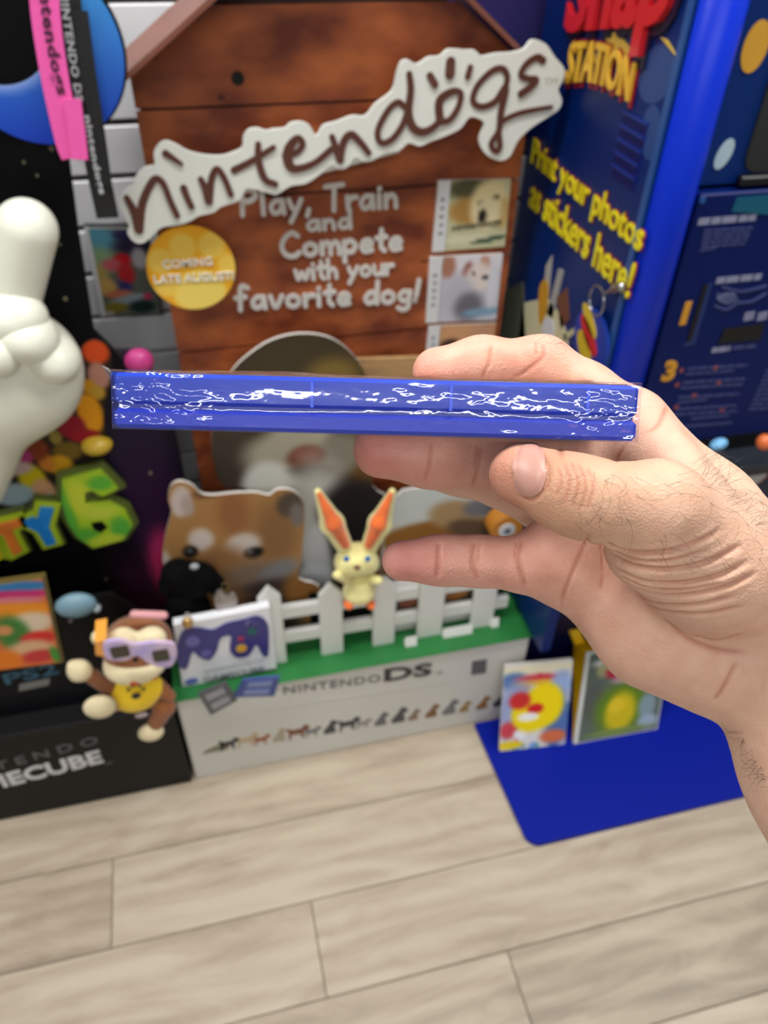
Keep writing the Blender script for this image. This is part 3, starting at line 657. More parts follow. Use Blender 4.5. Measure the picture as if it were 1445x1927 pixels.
def letter(P, nm, rgb):
    Q = pts(P, LTY)
    prism('letter_edge', offset_poly(Q, 0.013), lt, -0.012, 0.0, M_olive, ls); prism('letter_border', offset_poly(Q, 0.009), lt, -0.002, 0.004, M_lime, ls)
    prism('letter', Q, lt, 0.004, 0.009, mat('letter_'+nm, rgb, 0.45, var=0.12, scale=30), ls, 0.0008)
letter([(46,976),(62,968),(71,973),(76,950),(102,952),(92,987),(106,1017),(88,1022),(72,996),(55,988)], 'blue', (34, 140, 224))
letter([(-14,985),(36,972),(42,984),(22,993),(42,1032),(26,1040),(6,1000),(-12,1003)], 'orange', (226, 124, 48))
letter([(-40,1000),(-22,994),(-6,1016),(6,1046),(-8,1050),(-20,1030),(-26,1034),(-18,1056),(-34,1060)], 'yellow', (222, 200, 30))
# generic coloured balls stand where the printed crowd is
M_ball = {}
def ball(x, y, rx, ry, rgb, Y, dep=0.02):
    q = p3(x, y, Y); k = 0.00078
    soft('printed_shape', [ell(q, (rx*k, dep, ry*k))], mat('shape_%d_%d_%d' % rgb, rgb, 0.35), ls, 0.0035)
CROWD = [(180,660,26,24,(204,76,30)), (186,705,20,26,(180,128,112)), (166,724,14,14,(196,140,32)), (184,736,14,14,(186,146,50)), (150,752,22,12,(150,126,46)), (170,775,24,40,(222,150,28)), (134,800,28,24,(142,28,44)), (160,818,28,13,(150,26,40)), (128,846,30,18,(110,88,30)), (112,872,26,18,(196,146,28)), (88,868,16,18,(190,120,40)), (66,842,26,24,(128,58,30)), (104,820,12,14,(146,130,60)), (20,822,44,9,(150,140,40)), (44,858,18,16,(168,58,120)), (8,852,20,18,(50,40,50)), (62,900,26,30,(196,180,20)), (20,880,44,14,(190,170,164)), (84,925,24,28,(196,150,110)), (26,928,40,22,(150,172,180)), (95,935,11,10,(190,196,200))]
OUTC = [(-60,790),(60,780),(120,745),(140,700),(150,655),(178,636),(206,655),(212,700),(205,740),(196,770),(196,800),(206,825),(200,850),(160,870),(130,890),(112,905),(110,945),(60,960),(-60,975)]
card('printed_crowd', smooth_closed(pts(OUTC, PY), 3), pxpaint((34, 28, 24), [c+(.45,) for c in CROWD], PY), py_, 0.0, 0.004, ls, 0.0035, edge=(30, 28, 30))
ball(182, 838, 32, 20, (196, 164, 50), PY-0.008)
ball(262, 680, 28, 26, (196, 60, 132), PY-0.004, 0.018)
prism('panel_tab', pts([(215,660),(250,660),(290,705),(300,740),(235,740)], PY), py_, -0.008, -0.001, mat('tab_dark', (26, 22, 34), 0.5), ls)
RY = 0.958; ry_ = face_y(RY)
card('front_riser', [(-0.95, 0.273), (-0.178, 0.273), (-0.185, 0.50), (-0.215, 0.545), (-0.95, 0.56)], painter((7, 7, 9), [(-0.3, 0.33, 0.3, 0.08, (13, 15, 20), .9)]), ry_, -0.006, 0, ls, 0.02, edge=(14, 14, 16))
def rball(x, y, rx, ry, rgb, dep): soft('printed_shape', [ell(p3(x, y, RY-0.004), (rx*0.00083, dep, ry*0.00083))], mat('shape_%d_%d_%d' % rgb, rgb, 0.35), ls, 0.003)
rball(143, 1139, 40, 30, (112, 146, 162), 0.016); rball(182, 1144, 9, 8, (150, 160, 166), 0.010); rball(134, 1158, 9, 5, (40, 30, 36), 0.019)
# framed box picture and the tiny console mark
PICT = [(-130,1112),(80,1082),(115,1240),(-110,1268)]
card('box_picture', pts(PICT, RY), pxpaint((206,112,60), [(20,1098,90,11,(56,116,170),.4,-8), (20,1113,90,8,(190,50,110),.5,-8), (25,1124,60,7,(206,120,130),.5,-8), (20,1142,90,14,(226,140,40),.7,-8), (60,1165,44,20,(216,196,170),.7), (25,1185,34,34,(66,120,56),.7), (8,1180,18,10,(200,140,90),.7), (72,1195,34,14,(206,50,48),.5), (60,1215,44,18,(210,170,130),.7), (75,1228,38,12,(190,60,60),.7), (15,1235,30,18,(220,120,40),.7), (105,1225,10,16,(70,140,60),.6)], RY), ry_, 0, 0.008, ls, 0.004, edge=(110, 96, 50))
prism('picture_frame', offset_poly(pts(PICT, RY), 0.005), ry_, 0.0, 0.004, mat('gold_frame', (110, 94, 46), 0.4), ls)
line_text('PS2', (12, 1288), (112, 1266), 0.030, RY, 0.0015, mat('teal_logo', (34, 84, 110), 0.4), ls, 0.02)
prism('grey_print', pts([(35, 1300), (92, 1288), (94, 1276), (37, 1288)], RY), ry_, 0, 0.0015, mat('grey_logo', (110, 110, 110), 0.4), ls)
# black base box with lettering
M_gc = mat('black_card', (18, 18, 19), 0.5, spec=0.2, var=0.08, scale=8)
GB0 = 0.915
gb = box('base_box', -0.95, -0.163, GB0, 1.10, 0, 0.272, M_gc, ls, 0.003)
line_text('NINTENDO', (-118, 1480), (186, 1398), 0.024, GB0, 0.0012, mat('dim_letter', (92, 92, 94), 0.4), gb, 0.0, 1.5)
line_text('GAMECUBE', (-112, 1512), (196, 1434), 0.044, GB0, 0.0012, mat('pale_letter', (206, 208, 210), 0.4), gb, 0.03)
line_text('TM', (198, 1440), (212, 1436), 0.008, GB0, 0.0012, mat('dim_letter', (92, 92, 94), 0.4), gb)

# ------------------------------------------------------------------ big white pointing glove
GY = 1.0
M_glove = mat('glove_gloss', (228, 230, 214), 0.35, coat=0.15)
gk = 0.00072
g3 = lambda x, y, dy=0.0: p3(x, y, GY+dy)
gl = thing('glove_statue', 'glossy white pointing glove figure in front of the black display', 'glove statue', tuple(g3(0, 800)))
soft('palm', [ell(g3(10, 690, 0.0), (0.098, 0.07, 0.085)), ell(g3(20, 735, 0.0), (0.085, 0.065, 0.07)), cone(g3(-30, 760), g3(-70, 900), 0.07, 0.06)], M_glove, gl, 0.004, 0.03)
soft('pointing_finger', [cone(g3(12, 610, -0.01), g3(50, 432, -0.01), 0.034, 0.036)], M_glove, gl, 0.0035)
soft('curled_finger', [ell(g3(20, 600, -0.035), (0.045, 0.04, 0.036))], M_glove, gl, 0.0035)
soft('curled_finger', [ell(g3(50, 632, -0.042), (0.040, 0.042, 0.033), rot('Y', 25))], M_glove, gl, 0.0035)
soft('curled_finger', [ell(g3(100, 672, -0.035), (0.036, 0.042, 0.031), rot('Y', 35))], M_glove, gl, 0.0035)
soft('thumb', [cone(g3(-60, 650, -0.05), g3(-10, 670, -0.065), 0.032, 0.028)], M_glove, gl, 0.0035)

# ------------------------------------------------------------------ lanyards and the game case on the slat wall
def strap(name, path, hw, th, m, parent=None):
    """flat woven band through 3-D points, width along the wall"""
    P = smooth_open(np.array(path, float), 8); n = len(P); T = np.gradient(P, axis=0); T /= np.linalg.norm(T, axis=1, keepdims=True)
    S = np.cross(T, np.array([0, -1.0, 0])); S /= np.linalg.norm(S, axis=1, keepdims=True); N = np.cross(S, T)
    V = []; Fc = []
    for i in range(n):
        for a, b in ((-1, -1), (1, -1), (1, 1), (-1, 1)): V.append(P[i]+S[i]*hw*a+N[i]*th*b)
    for i in range(n-1):
        for k in range(4): Fc.append((4*i+k, 4*i+(k+1) % 4, 4*i+4+(k+1) % 4, 4*i+4+k))
    Fc += [(3, 2, 1, 0), (4*n-4, 4*n-3, 4*n-2, 4*n-1)]
    o = mesh(name, V, Fc, m, parent); fix_normals(o.data); return o
M_pink = mat('pink_ribbon', (240, 92, 176), 0.6, bump=0.3, bscale=300); M_blackr = mat('black_ribbon', (22, 24, 26), 0.5, bump=0.4, bscale=300)
M_inkk = mat('ribbon_ink', (70, 16, 50), 0.6); M_inkw = mat('ribbon_silver', (196, 200, 204), 0.35)
SY = 1.03
lp = thing('lanyard', 'pink woven lanyard with black script hanging beside the blue crescent', 'lanyard', tuple(p3(140, 300, SY)))
strap('strap', [p3(80, -80, SY), p3(86, 30, SY), p3(104, 150, SY), p3(128, 262, SY), p3(140, 296, SY)], 0.0148, 0.001, M_pink, lp)
strap('strap_end', [p3(136, 186, SY-0.004), p3(139, 210, SY-0.004), p3(146, 262, SY-0.004), p3(150, 300, SY-0.004)], 0.0095, 0.001, M_pink, lp)
def along(tx, path, size, off, m, parent, Y, flip=1):
    """lettering running down a hanging strap"""
    P = smooth_open(np.array([at(x, y, Y) for x, y in path]), 10); L_ = np.concatenate([[0], np.cumsum(np.linalg.norm(np.diff(P, axis=0), axis=1))])
    V, Fc = text_vf(tx, 1.0, 0.03, 0.5, 1.1, 2); lo, hi = V.min(0), V.max(0); s = (V-lo)/(hi-lo)
    out = []
    for a, b, c in s:
        t = a*L_[-1]; q = np.array([np.interp(t, L_, P[:, 0]), np.interp(t, L_, P[:, 1])]); q2 = np.array([np.interp(t+.004, L_, P[:, 0]), np.interp(t+.004, L_, P[:, 1])])
        e = q2-q; e = e/max(np.linalg.norm(e), 1e-9) if np.linalg.norm(e) > 1e-6 else np.array([0.1, -1.0]); nn = np.array([-e[1], e[0]])
        r = q+nn*(b-0.5)*size; out.append((r[0], Y-0.0012-0.0006*c-off, r[1]))
    o = mesh('strap_text', out, Fc, m, parent); fix_normals(o.data)
along('nintendogs', [(76, -60), (88, 40), (100, 110), (116, 178)], 0.016, 0.0, M_inkk, lp, SY)
lb = thing('lanyard', 'black lanyard with silver lettering hanging beside the pink lanyard', 'lanyard', tuple(p3(205, 410, SY+0.01)))
SB = SY+0.012
strap('strap', [p3(120, -80, SB), p3(130, 20, SB), p3(150, 140, SB), p3(180, 300, SB), p3(203, 410, SB)], 0.0135, 0.001, M_blackr, lb)
strap('strap_fold', [p3(150, 20, SB-0.004), p3(165, 130, SB-0.004), p3(182, 240, SB-0.004), p3(198, 350, SB-0.004)], 0.0085, 0.001, M_blackr, lb)
along('NINTENDO DS', [(118, -20), (128, 50), (150, 190)], 0.009, 0.0, M_inkw, lb, SB)
along('nintendogs', [(163, 215), (178, 300), (192, 362)], 0.010, 0.005, M_inkw, lb, SB)
wc = thing('game_case', 'game case with colourful cover hooked on the white slat wall', 'game case', (-0.12, 1.28, 0.885))
WC = [(160,428),(275,430),(303,590),(192,594)]
card('cover', pts(WC, 1.268), pxpaint((96,100,90), [(180,450,40,26,(86,150,172),.9), (185,490,34,26,(130,160,120),.9), (235,440,24,10,(50,44,90),.6), (255,460,40,20,(40,36,60),.9), (230,488,18,12,(186,28,36),.6), (210,498,20,12,(190,90,100),.8), (262,485,14,20,(170,166,170),.6), (185,520,20,24,(170,150,84),.8), (238,515,16,20,(180,40,44),.7), (225,540,24,12,(50,50,110),.7), (200,540,22,16,(196,160,90),.8), (225,553,26,8,(190,110,80),.7), (240,562,40,7,(140,156,166),.5,10), (278,556,9,6,(190,60,100),.6), (215,578,26,10,(130,118,40),.7), (268,576,24,12,(24,46,44),.7), (205,590,12,6,(170,170,160),.6)], 1.268), face_y(1.268), 0, 0.002, wc, 0.004)
prism('case_shell', offset_poly(pts(WC, 1.268), 0.002), face_y(1.268), -0.013, -0.0002, mat('case_black', (18, 18, 20), 0.3), wc, 0.001)
prism('spine_edge', pts([(158,427),(166,427),(200,594),(190,595)], 1.268), face_y(1.268), 0.0005, 0.003, M_spine, wc)
wp = box('wall_poster', 0.40, 0.80, 1.286, 1.296, 1.13, 1.75, mat('navy_poster', (32, 34, 84), 0.4, rgb2=(48, 40, 100), scale=3), b=0.002)
tag(wp, 'dark navy poster on the wall between dog house roof and kiosk', 'poster')

# ------------------------------------------------------------------ blue print kiosk
KX, KY = 0.55, 0.845
M_kside = mat('kiosk_side_blue', (2, 40, 110), 0.34, spec=0.25, rgb2=(2, 30, 92), scale=2)
M_kbody = mat('kiosk_navy', (4, 26, 84), 0.35, spec=0.25); M_pole = mat('kiosk_bright_blue', (0, 44, 196), 0.36, spec=0.3); M_dark = mat('kiosk_dark', (6, 7, 10), 0.4)
M_front = mat('kiosk_front_blue', (0, 22, 84), 0.4, spec=0.2)
ks = thing('print_kiosk', 'tall blue photo sticker kiosk with bright corner pillar and red title letters', 'kiosk', (0.9, 1.05, 0))
kx = face_x(KX)
side = prism('side_panel', [(-1.245, 0.30), (-0.86, 0.30), (-0.86, 1.75), (-1.245, 1.75)], kx, -0.02, 0, M_kside, ks)
box('body', 0.571, 1.35, 0.875, 1.245, 0.55, 1.75, M_kbody, ks, 0.003)
box('lower_body', 0.571, 1.35, 0.985, 1.245, 0.012, 0.55, mat('kiosk_low', (3, 14, 56), 0.35), ks, 0.003)
prism('corner_pillar', [(0.552+0.030+0.030*math.cos(t), 0.868+0.032*math.sin(t)) for t in np.linspace(0, 2*math.pi, 33)[:-1]], lambda u, v, w: (u, v, w), 0.55, 1.75, M_pole, ks).data.polygons.foreach_set('use_smooth', np.ones(34, bool))
tr = prism('side_trim', [(-0.872, 0.55), (-0.862, 0.55), (-0.862, 1.75), (-0.872, 1.75)], kx, 0, 0.003, mat('trim_blue', (40, 84, 150), 0.3), ks)
# red title and yellow subtitle on the side
Mr, Mrd, My, Myo = mat('title_red', (214, 36, 44), 0.3, coat=0.3), mat('title_shadow', (24, 20, 50), 0.4), mat('title_yellow', (240, 190, 60), 0.35), mat('text_yellow', (238, 226, 30), 0.4)
def side_text(tx, a, b, hh0, hh1, w0, w1, m, bold=0.0, nm='title_text', arc=0.0, dz=0.0, grow=0.0):
    A, B = atx(*a, KX), atx(*b, KX)
    return lettering(nm, tx, kx, 0, 1, 0, 1, w0, w1, m, side, bold, warp=lambda s, t: (A[0]-grow+(B[0]-A[0]+2*grow)*s, A[1]-grow+(B[1]-A[1])*s+t*(hh0+(hh1-hh0)*s+2*grow)+arc*math.sin(math.pi*s)+dz))
side_text('Snap', (1062, 112), (1256, 112), 0.13, 0.14, 0.0, 0.004, Mrd, 0.03, grow=0.006, dz=-0.004)
side_text('Snap', (1066, 106), (1254, 106), 0.125, 0.135, 0.004, 0.012, Mr, 0.03)
for P in [[(1140,60),(1165,62),(1200,105),(1150,108)], [(1105,120),(1118,80),(1124,118)], [(1245,70),(1256,74),(1276,108)], [(1190,125),(1200,110),(1204,135)]]:
    prism('ray_print', ptsx(P, KX), kx, 0, 0.002, mat('ray_yellow', (214, 180, 70), 0.4), side)
side_text('STATION', (1068, 162), (1190, 196), 0.056, 0.046, 0.001, 0.004, mat('title_maroon', (150, 24, 36), 0.35), 0.03, arc=0.010, grow=0.003, dz=-0.002)
side_text('STATION', (1070, 158), (1190, 192), 0.052, 0.042, 0.004, 0.008, My, 0.015, arc=0.010)
Mro = mat('text_red_edge', (150, 40, 30), 0.5)
for tx, a, b in (('Print your photos', (1000, 318), (1216, 440)), ('as stickers here!', (997, 392), (1198, 508))):
    A, B = atx(*a, KX), atx(*b, KX); v0 = (A[1]+B[1])/2-0.004
    for gm, mm, w1, bo in ((0.0015, Mro, 0.0022, 0.03), (0, Myo, 0.0042, 0.012)):
        lettering('side_text', tx, kx, A[0]-gm, B[0]+gm, v0-0.014-gm, v0+0.034+gm, 0.0002 if gm else 0.0022, w1, mm, side, bo)
# speaker grille
GR = ptsx([(1177,200),(1222,225),(1196,346),(1150,332)], KX); gu0, gu1 = GR[3][0]+0.004, GR[2][0]; gv0, gv1 = 1.172, 1.250
grl = prism('speaker_grille', rect(-0.962, -0.898, 1.172, 1.252), kx, 0, 0.001, mat('grille_blue', (4, 20, 120), 0.4), side)
for k in range(5):
    v = 1.172+0.016*k
    prism('grille_bar', rect(-0.962, -0.898, v+0.0122, v+0.016), kx, 0.001, 0.003, mat('grille_rib', (16, 44, 132), 0.4), side)
    for j in range(9): prism('grille_slot', rect(-0.960+0.0069*j, -0.9565+0.0069*j, v+0.001, v+0.0115), kx, 0.001, 0.0016, mat('slot_navy', (2, 8, 66), 0.5), side)
# pale printed cloud marks near the grille
for x, y, ru, rv in [(1236, 140, 0.040, 0.030), (1225, 250, 0.022, 0.030)]:
    c_ = atx(x, y, KX); prism('pale_print', ellipse(c_[0], c_[1], ru, rv, 28, 0.4), kx, 0, 0.0006, mat('pale_blue_print', (36, 70, 132), 0.35), side)
# plain shapes where the lower side picture is
for P, c in [([(955,545),(985,530),(990,640),(940,650)], (96,100,84)), ([(985,570),(1030,560),(1060,600),(1070,650),(975,650)], (206,200,164)), ([(1028,500),(1040,480),(1030,590),(1020,580)], (170,168,160)), ([(1052,505),(1062,508),(1040,600),(1030,590)], (160,160,156)), ([(1060,630),(1086,614),(1088,622),(1064,642)], (196,190,150)), ([(1048,560),(1068,540),(1072,600),(1056,620)], (110,66,40))]:
    prism('side_print', ptsx(P, KX), kx, 0, 0.0012, mat('side_print_%d_%d_%d' % c, c, 0.5), side)
prism('side_print', smooth_closed(ptsx([(1016,545),(1026,526),(1034,545),(1026,600),(1016,606)], KX), 4), kx, 0.0012, 0.002, mat('side_amber', (196, 142, 30), 0.5), side)
prism('side_print', smooth_closed(ptsx([(1024,604),(1036,598),(1044,612),(1040,650),(1024,650)], KX), 4), kx, 0.0012, 0.002, mat('side_pale', (206, 208, 214), 0.5), side)
# front: upper screen, lower instruction board
kf = face_y(KY)
fp = box('instruction_board', 0.610, 1.35, KY, 0.876, 0.795, 1.182, M_front, ks, 0.002)
up = box('screen_surround', 0.612, 1.35, 0.862, 0.876, 1.186, 1.75, mat('surround_blue', (4, 42, 108), 0.4, spec=0.2), ks, 0.002)
scr = prism('screen', rrect(0.668, 1.20, 1.200, 1.62, 0.02), face_y(0.862), 0.0, 0.004, mat('screen_glass', (40, 42, 42), 0.25), ks)
box('screen_ledge', 0.665, 1.22, 0.850, 0.862, 1.186, 1.198, M_dark, ks, 0.002)
prism('teal_label', pts([(1386,372),(1460,366),(1450,384+20),(1376,398)], KY), kf, 0, 0.0012, mat('teal_print', (0, 84, 110), 0.4), fp)
prism('board_bolt', ellipse(0.6135, 1.176, 0.004, 0.004, 12), kf, 0, 0.002, mat('trim_blue', (40, 84, 150), 0.3), fp)
# two sticker spots on the surround are plain ovals
q = at(1421, 88, 0.862); prism('oval_sticker', ellipse(q[0], q[1], 0.016, 0.026, 24), face_y(0.862), 0, 0.001, mat('sticker_amber', (214, 160, 50), 0.4), up)
q = at(1362, 290, 0.862); prism('oval_sticker', ellipse(q[0], q[1], 0.010, 0.018, 24, -0.3), face_y(0.862), 0, 0.001, mat('sticker_pale', (176, 200, 212), 0.4), up)
Mg = mat('board_print_grey', (134, 138, 166), 0.5); Md = mat('board_print_dim', (58, 66, 116), 0.5); Mo = mat('board_print_red', (126, 62, 66), 0.5); Mam = mat('board_print_amber', (206, 146, 40), 0.45)
def bars(x0, y0, x1, y1, hh, m, words=6):
    """one unreadable line of small print as word-sized bars"""
    A, B = at(x0, y0, KY), at(x1, y1, KY); e = B-A; t = 0
    while t < 1:
        wd = random.uniform(0.6, 1.4)/words; t1 = min(t+wd*0.9, 1)
        prism('print_word', [A+e*t, A+e*t1, A+e*t1+(0, hh), A+e*t+(0, hh)], kf, 0, 0.0006, m, fp); t = t1+wd*0.14
bars(1312, 424, 1420, 415, 0.0085, Mg, 4)
for k in range(6): bars(1324-k*1.5, 436+k*7.6, 1417-k*4-(50 if k == 5 else 0), 430+k*7.6, 0.0028, Md, 5)
bars(1346, 534, 1430, 526, 0.0085, Mg, 4)
for P in [[(1360,540),(1395,548),(1440,538)], [(1350,552),(1372,566),(1410,568),(1440,552)], [(1345,575),(1366,582),(1384,572)], [(1362,556),(1382,560),(1390,570)]]:
    ribbon([(pts(P, KY), 0.0016)], kf, 0, 0.0006, 'line_drawing', Md, fp)
prism('hand_icon', smooth_closed(pts([(1350,556),(1378,550),(1386,562),(1372,572),(1352,566)], KY), 4), kf, 0.0002, 0.0008, mat('icon_grey', (90, 98, 136), 0.5), fp)
for x in (1400, 1425): bars(x, 596, x+18, 593, 0.006, Mg, 2); bars(x-2, 604, x+16, 601, 0.006, Mg, 2)
prism('coin_slot', pts([(1324,534),(1332,533),(1300,640),(1291,642)], KY), kf, 0, 0.0015, M_dark, fp)
prism('slot_plate', pts([(1332,533),(1341,532),(1306,648),(1284,652),(1291,642),(1300,640)], KY), kf, 0, 0.001, mat('slot_plate_blue', (20, 44, 102), 0.35), fp)
prism('bill_slot', pts([(1362,618),(1438,608),(1430,638),(1350,646)], KY), kf, 0, 0.0015, M_dark, fp)
bars(1338, 664, 1372, 660, 0.008, Mg, 2); bars(1378, 658, 1420, 654, 0.006, Md, 2)
line_text('1', (1277, 612), (1289, 610), 0.034, KY, 0.0012, Mam, fp, 0.05, nm='step_number')
line_text('3', (1242, 718), (1266, 716), 0.034, KY, 0.0012, Mam, fp, 0.05, nm='step_number')
for k, (x0, y0, x1) in enumerate([(1294,696,1405),(1290,706,1380),(1284,722,1400),(1280,732,1396),(1276,750,1390),(1274,760,1330),(1272,772,1384),(1268,782,1386),(1300,790,1370),(1290,804,1376)]):
    bars(x0, y0, x1, y0-7, 0.0036, Md, 7)
for x, y in [(1346,692),(1352,720),(1306,744),(1272,766),(1358,772),(1282,697),(1274,724)]:
    q = at(x, y, KY); prism('print_dot', ellipse(q[0], q[1], 0.004, 0.004, 10), kf, 0, 0.0008, Mo, fp)
for k in range(9): bars(1440-k*4, 700+k*9, 1470, 696+k*9, 0.0036, Md, 3)
# tray under the board
box('card_tray', 0.70, 1.35, 0.80, 0.875, 0.742, 0.765, mat('tray_dark', (28, 34, 44), 0.4), ks, 0.003)
box('tray_gap', 0.70, 1.30, KY+0.004, 0.876, 0.766, 0.795, M_dark, ks, 0)
box('lower_board', 0.70, 1.35, 0.84, 0.876, 0.55, 0.742, mat('lower_navy', (8, 20, 62), 0.35), ks, 0.002)
q = at(1412, 893, 0.84)
prism('oval_label', ellipse(q[0], q[1], 0.036, 0.030, 32), face_y(0.84), 0, 0.001, mat('label_rim', (150, 60, 60), 0.4), ks)
prism('oval_label', ellipse(q[0], q[1], 0.032, 0.026, 32), face_y(0.84), 0.001, 0.002, mat('label_grey', (172, 172, 172), 0.4), ks)
soft('lit_button', [ell(p3(1438, 832, 0.795), (0.012, 0.012, 0.013))], mat('button_orange', (214, 110, 60), 0.3), ks, 0.002)
soft('lit_button', [ell(p3(1352, 836, 0.795), (0.014, 0.010, 0.008), rot('Y', -20))], mat('button_sky', (110, 170, 214), 0.3), ks, 0.002)
# floor plate
PLT = [(0.458, 0.912), (0.458, 0.645)]+[(0.483+0.025*math.cos(t), 0.645+0.025*math.sin(t)) for t in np.radians(np.linspace(180, 270, 8))][1:]+[(1.45, 0.62), (1.45, 1.26), (0.566, 1.26), (0.566, 0.912)]
PLT = [(0.460, 0.912)]+[(0.474+0.028+0.028*math.cos(t), 0.620+0.028+0.028*math.sin(t)) for t in np.radians(np.linspace(180, 270, 8))]+[(1.45, 0.618), (1.45, 1.26), (0.566, 1.26), (0.566, 0.912)]
tag(prism('floor_plate', PLT, face_z(0), 0.0, 0.010, mat('plate_blue', (0, 24, 142), 0.45, spec=0.15)), 'flat bright blue floor plate with rounded corner under the kiosk', 'floor plate')
# key ring hung on the side of the kiosk
kr = thing('key_chain', 'steel key ring with a round blue badge clipped to the kiosk side', 'key chain', (KX-0.012, -atx(1130, 620, KX)[0], 0.94))
M_steel = mat('steel', (200, 200, 204), 0.2, metal=1.0)
k3 = lambda x, y, w=0.010: np.array([KX-w, -atx(x, y, KX)[0], atx(x, y, KX)[1]])
tube('ring', [k3(1135, 565)+np.array([0, 0.021*math.cos(t), 0.021*math.sin(t)]) for t in np.linspace(0, 2*math.pi, 25)[:-1]], 0.0016, M_steel, kr, 8, True)
tube('clasp', [k3(1146, 552), k3(1162, 546), k3(1172, 541)], 0.003, M_steel, kr)
soft('clasp_head', [cone(k3(1170, 542), k3(1182, 538), 0.007, 0.006)], M_steel, kr, 0.0015)
kc = atx(1122, 640, KX)
bd = prism('badge', ellipse(kc[0], kc[1], 0.052, 0.046, 32), kx, 0.006, 0.010, mat('badge_blue', (16, 56, 160), 0.35), kr)
for (du, dv, ru, rv, c) in [(-0.012, 0.026, 0.030, 0.010, (214,186,50)), (-0.006, 0.006, 0.036, 0.012, (196,36,40)), (-0.012, -0.016, 0.028, 0.016, (206,176,40))]:
    prism('badge_print', ellipse(kc[0]+du, kc[1]+dv, ru, rv, 24, -0.5), kx, 0.010, 0.0115, mat('badge_%d_%d_%d' % c, c, 0.4), kr)

# ------------------------------------------------------------------ toys and boxes in front of the displays
M_cream = mat('cream_plush', (240, 232, 160), 0.9, sheen=0.4, var=0.06, scale=60, bump=0.5, bscale=400)
M_orange = mat('orange_plush', (236, 112, 44), 0.9, sheen=0.4, var=0.1, scale=60, bump=0.5, bscale=400)
M_bead = mat('black_bead', (10, 10, 12), 0.15); M_nose = mat('nose_brown', (110, 50, 44), 0.6)
VY = 0.945
v3 = lambda x, y, dy=0.0: p3(x, y, VY+dy)
rb = thing('plush_rabbit', 'small cream plush rabbit with orange ears sitting on the picket fence rail', 'plush toy', tuple(v3(672, 1140)))
soft('head', [ell(v3(671, 1052), (0.036, 0.030, 0.030)), ell(v3(650, 1060), (0.018, 0.02, 0.018)), ell(v3(694, 1060), (0.018, 0.02, 0.018))], M_cream, rb, 0.0022, 0.012)
soft('body', [ell(v3(676, 1112), (0.031, 0.027, 0.026)), ell(v3(676, 1095), (0.024, 0.022, 0.02))], M_cream, rb, 0.0022, 0.012)
soft('arm', [cone(v3(652, 1090, -0.01), v3(634, 1082, -0.02), 0.009, 0.008)], M_cream, rb, 0.002)
soft('arm', [cone(v3(698, 1090, -0.01), v3(712, 1092, -0.02), 0.009, 0.008)], M_cream, rb, 0.002)
for x in (655, 697): soft('foot', [ell(v3(x, 1136, -0.012), (0.009, 0.014, 0.008))], M_orange, rb, 0.002)
for s, bx, tx in ((-1, 652, 598), (1, 692, 738)):
    e = soft('ear', [cone(v3(bx, 1035, 0.006), v3((bx+tx)/2, 985, 0.006), 0.014, 0.020), cone(v3((bx+tx)/2, 985, 0.006), v3(tx, 925, 0.006), 0.020, 0.006)], M_cream, rb, 0.002, 0.008)
    soft('ear_lining', [cone(v3(bx+s*2, 1025, -0.008), v3((bx+tx)/2-s*3, 985, -0.0125), 0.008, 0.0135), cone(v3((bx+tx)/2-s*3, 985, -0.0125), v3(tx-s*3, 930, -0.002), 0.0135, 0.004)], M_orange, e, 0.002, 0.006)
for x in (652, 692): soft('eye', [ell(v3(x, 1052, -0.030), (0.0055, 0.003, 0.0065))], mat('eye_blue', (40, 110, 190), 0.2), rb, 0.001)
soft('nose', [ell(v3(672, 1068, -0.030), (0.006, 0.004, 0.004))], M_nose, rb, 0.001)

# monkey on the black base
MY = 0.885
m3 = lambda x, y, dy=0.0: p3(x, y, MY+dy)
M_fur = mat('brown_plush', (144, 86, 44), 0.9, sheen=0.3, var=0.1, scale=60, bump=0.5, bscale=400); M_face = mat('cream_felt', (232, 218, 178), 0.9, sheen=0.3, var=0.05, scale=60, bump=0.4, bscale=400)
mk = thing('plush_monkey', 'brown plush monkey in iridescent glasses and yellow shirt on the black base', 'plush toy', tuple(m3(250, 1320)))
soft('head', [ell(m3(258, 1212, 0.01), (0.058, 0.052, 0.046))], M_fur, mk, 0.003)
soft('face', [ell(m3(255, 1246, -0.012), (0.052, 0.040, 0.032)), ell(m3(230, 1205, -0.022), (0.024, 0.022, 0.020)), ell(m3(285, 1203, -0.022), (0.024, 0.022, 0.020))], M_face, mk, 0.0025, 0.012)
soft('ear', [ell(m3(188, 1200, 0.012), (0.014, 0.010, 0.016))], M_face, mk, 0.0025)
soft('mouth', [cone(m3(222, 1272, -0.036), m3(252, 1281, -0.046), 0.004, 0.006), cone(m3(252, 1281, -0.046), m3(292, 1274, -0.038), 0.006, 0.004)], mat('mouth_red', (206, 72, 36), 0.7), mk, 0.0015)
soft('nose', [ell(m3(255, 1242, -0.054), (0.0045, 0.004, 0.005))], M_bead, mk, 0.001)
soft('shirt', [ell(m3(255, 1302, 0.012), (0.044, 0.036, 0.034)), cone(m3(222, 1296, 0.008), m3(290, 1292, 0.008), 0.018)], mat('shirt_yellow', (236, 198, 24), 0.8, sheen=0.3, bump=0.3, bscale=300), mk, 0.0025, 0.012)
for (dx, dy, r) in ((0, 4, .008), (-14, -8, .0035), (-6, -15, .0035), (6, -16, .0035), (14, -9, .0035)):
    soft('paw_print', [ell(m3(256+dx, 1306+dy, -0.024), (r, 0.003, r*0.9))], mat('paw_navy', (30, 30, 50), 0.7), mk, 0.001)
soft('arm', [cone(m3(205, 1292, 0.008), m3(172, 1272, -0.004), 0.015, 0.013)], M_fur, mk, 0.0025)
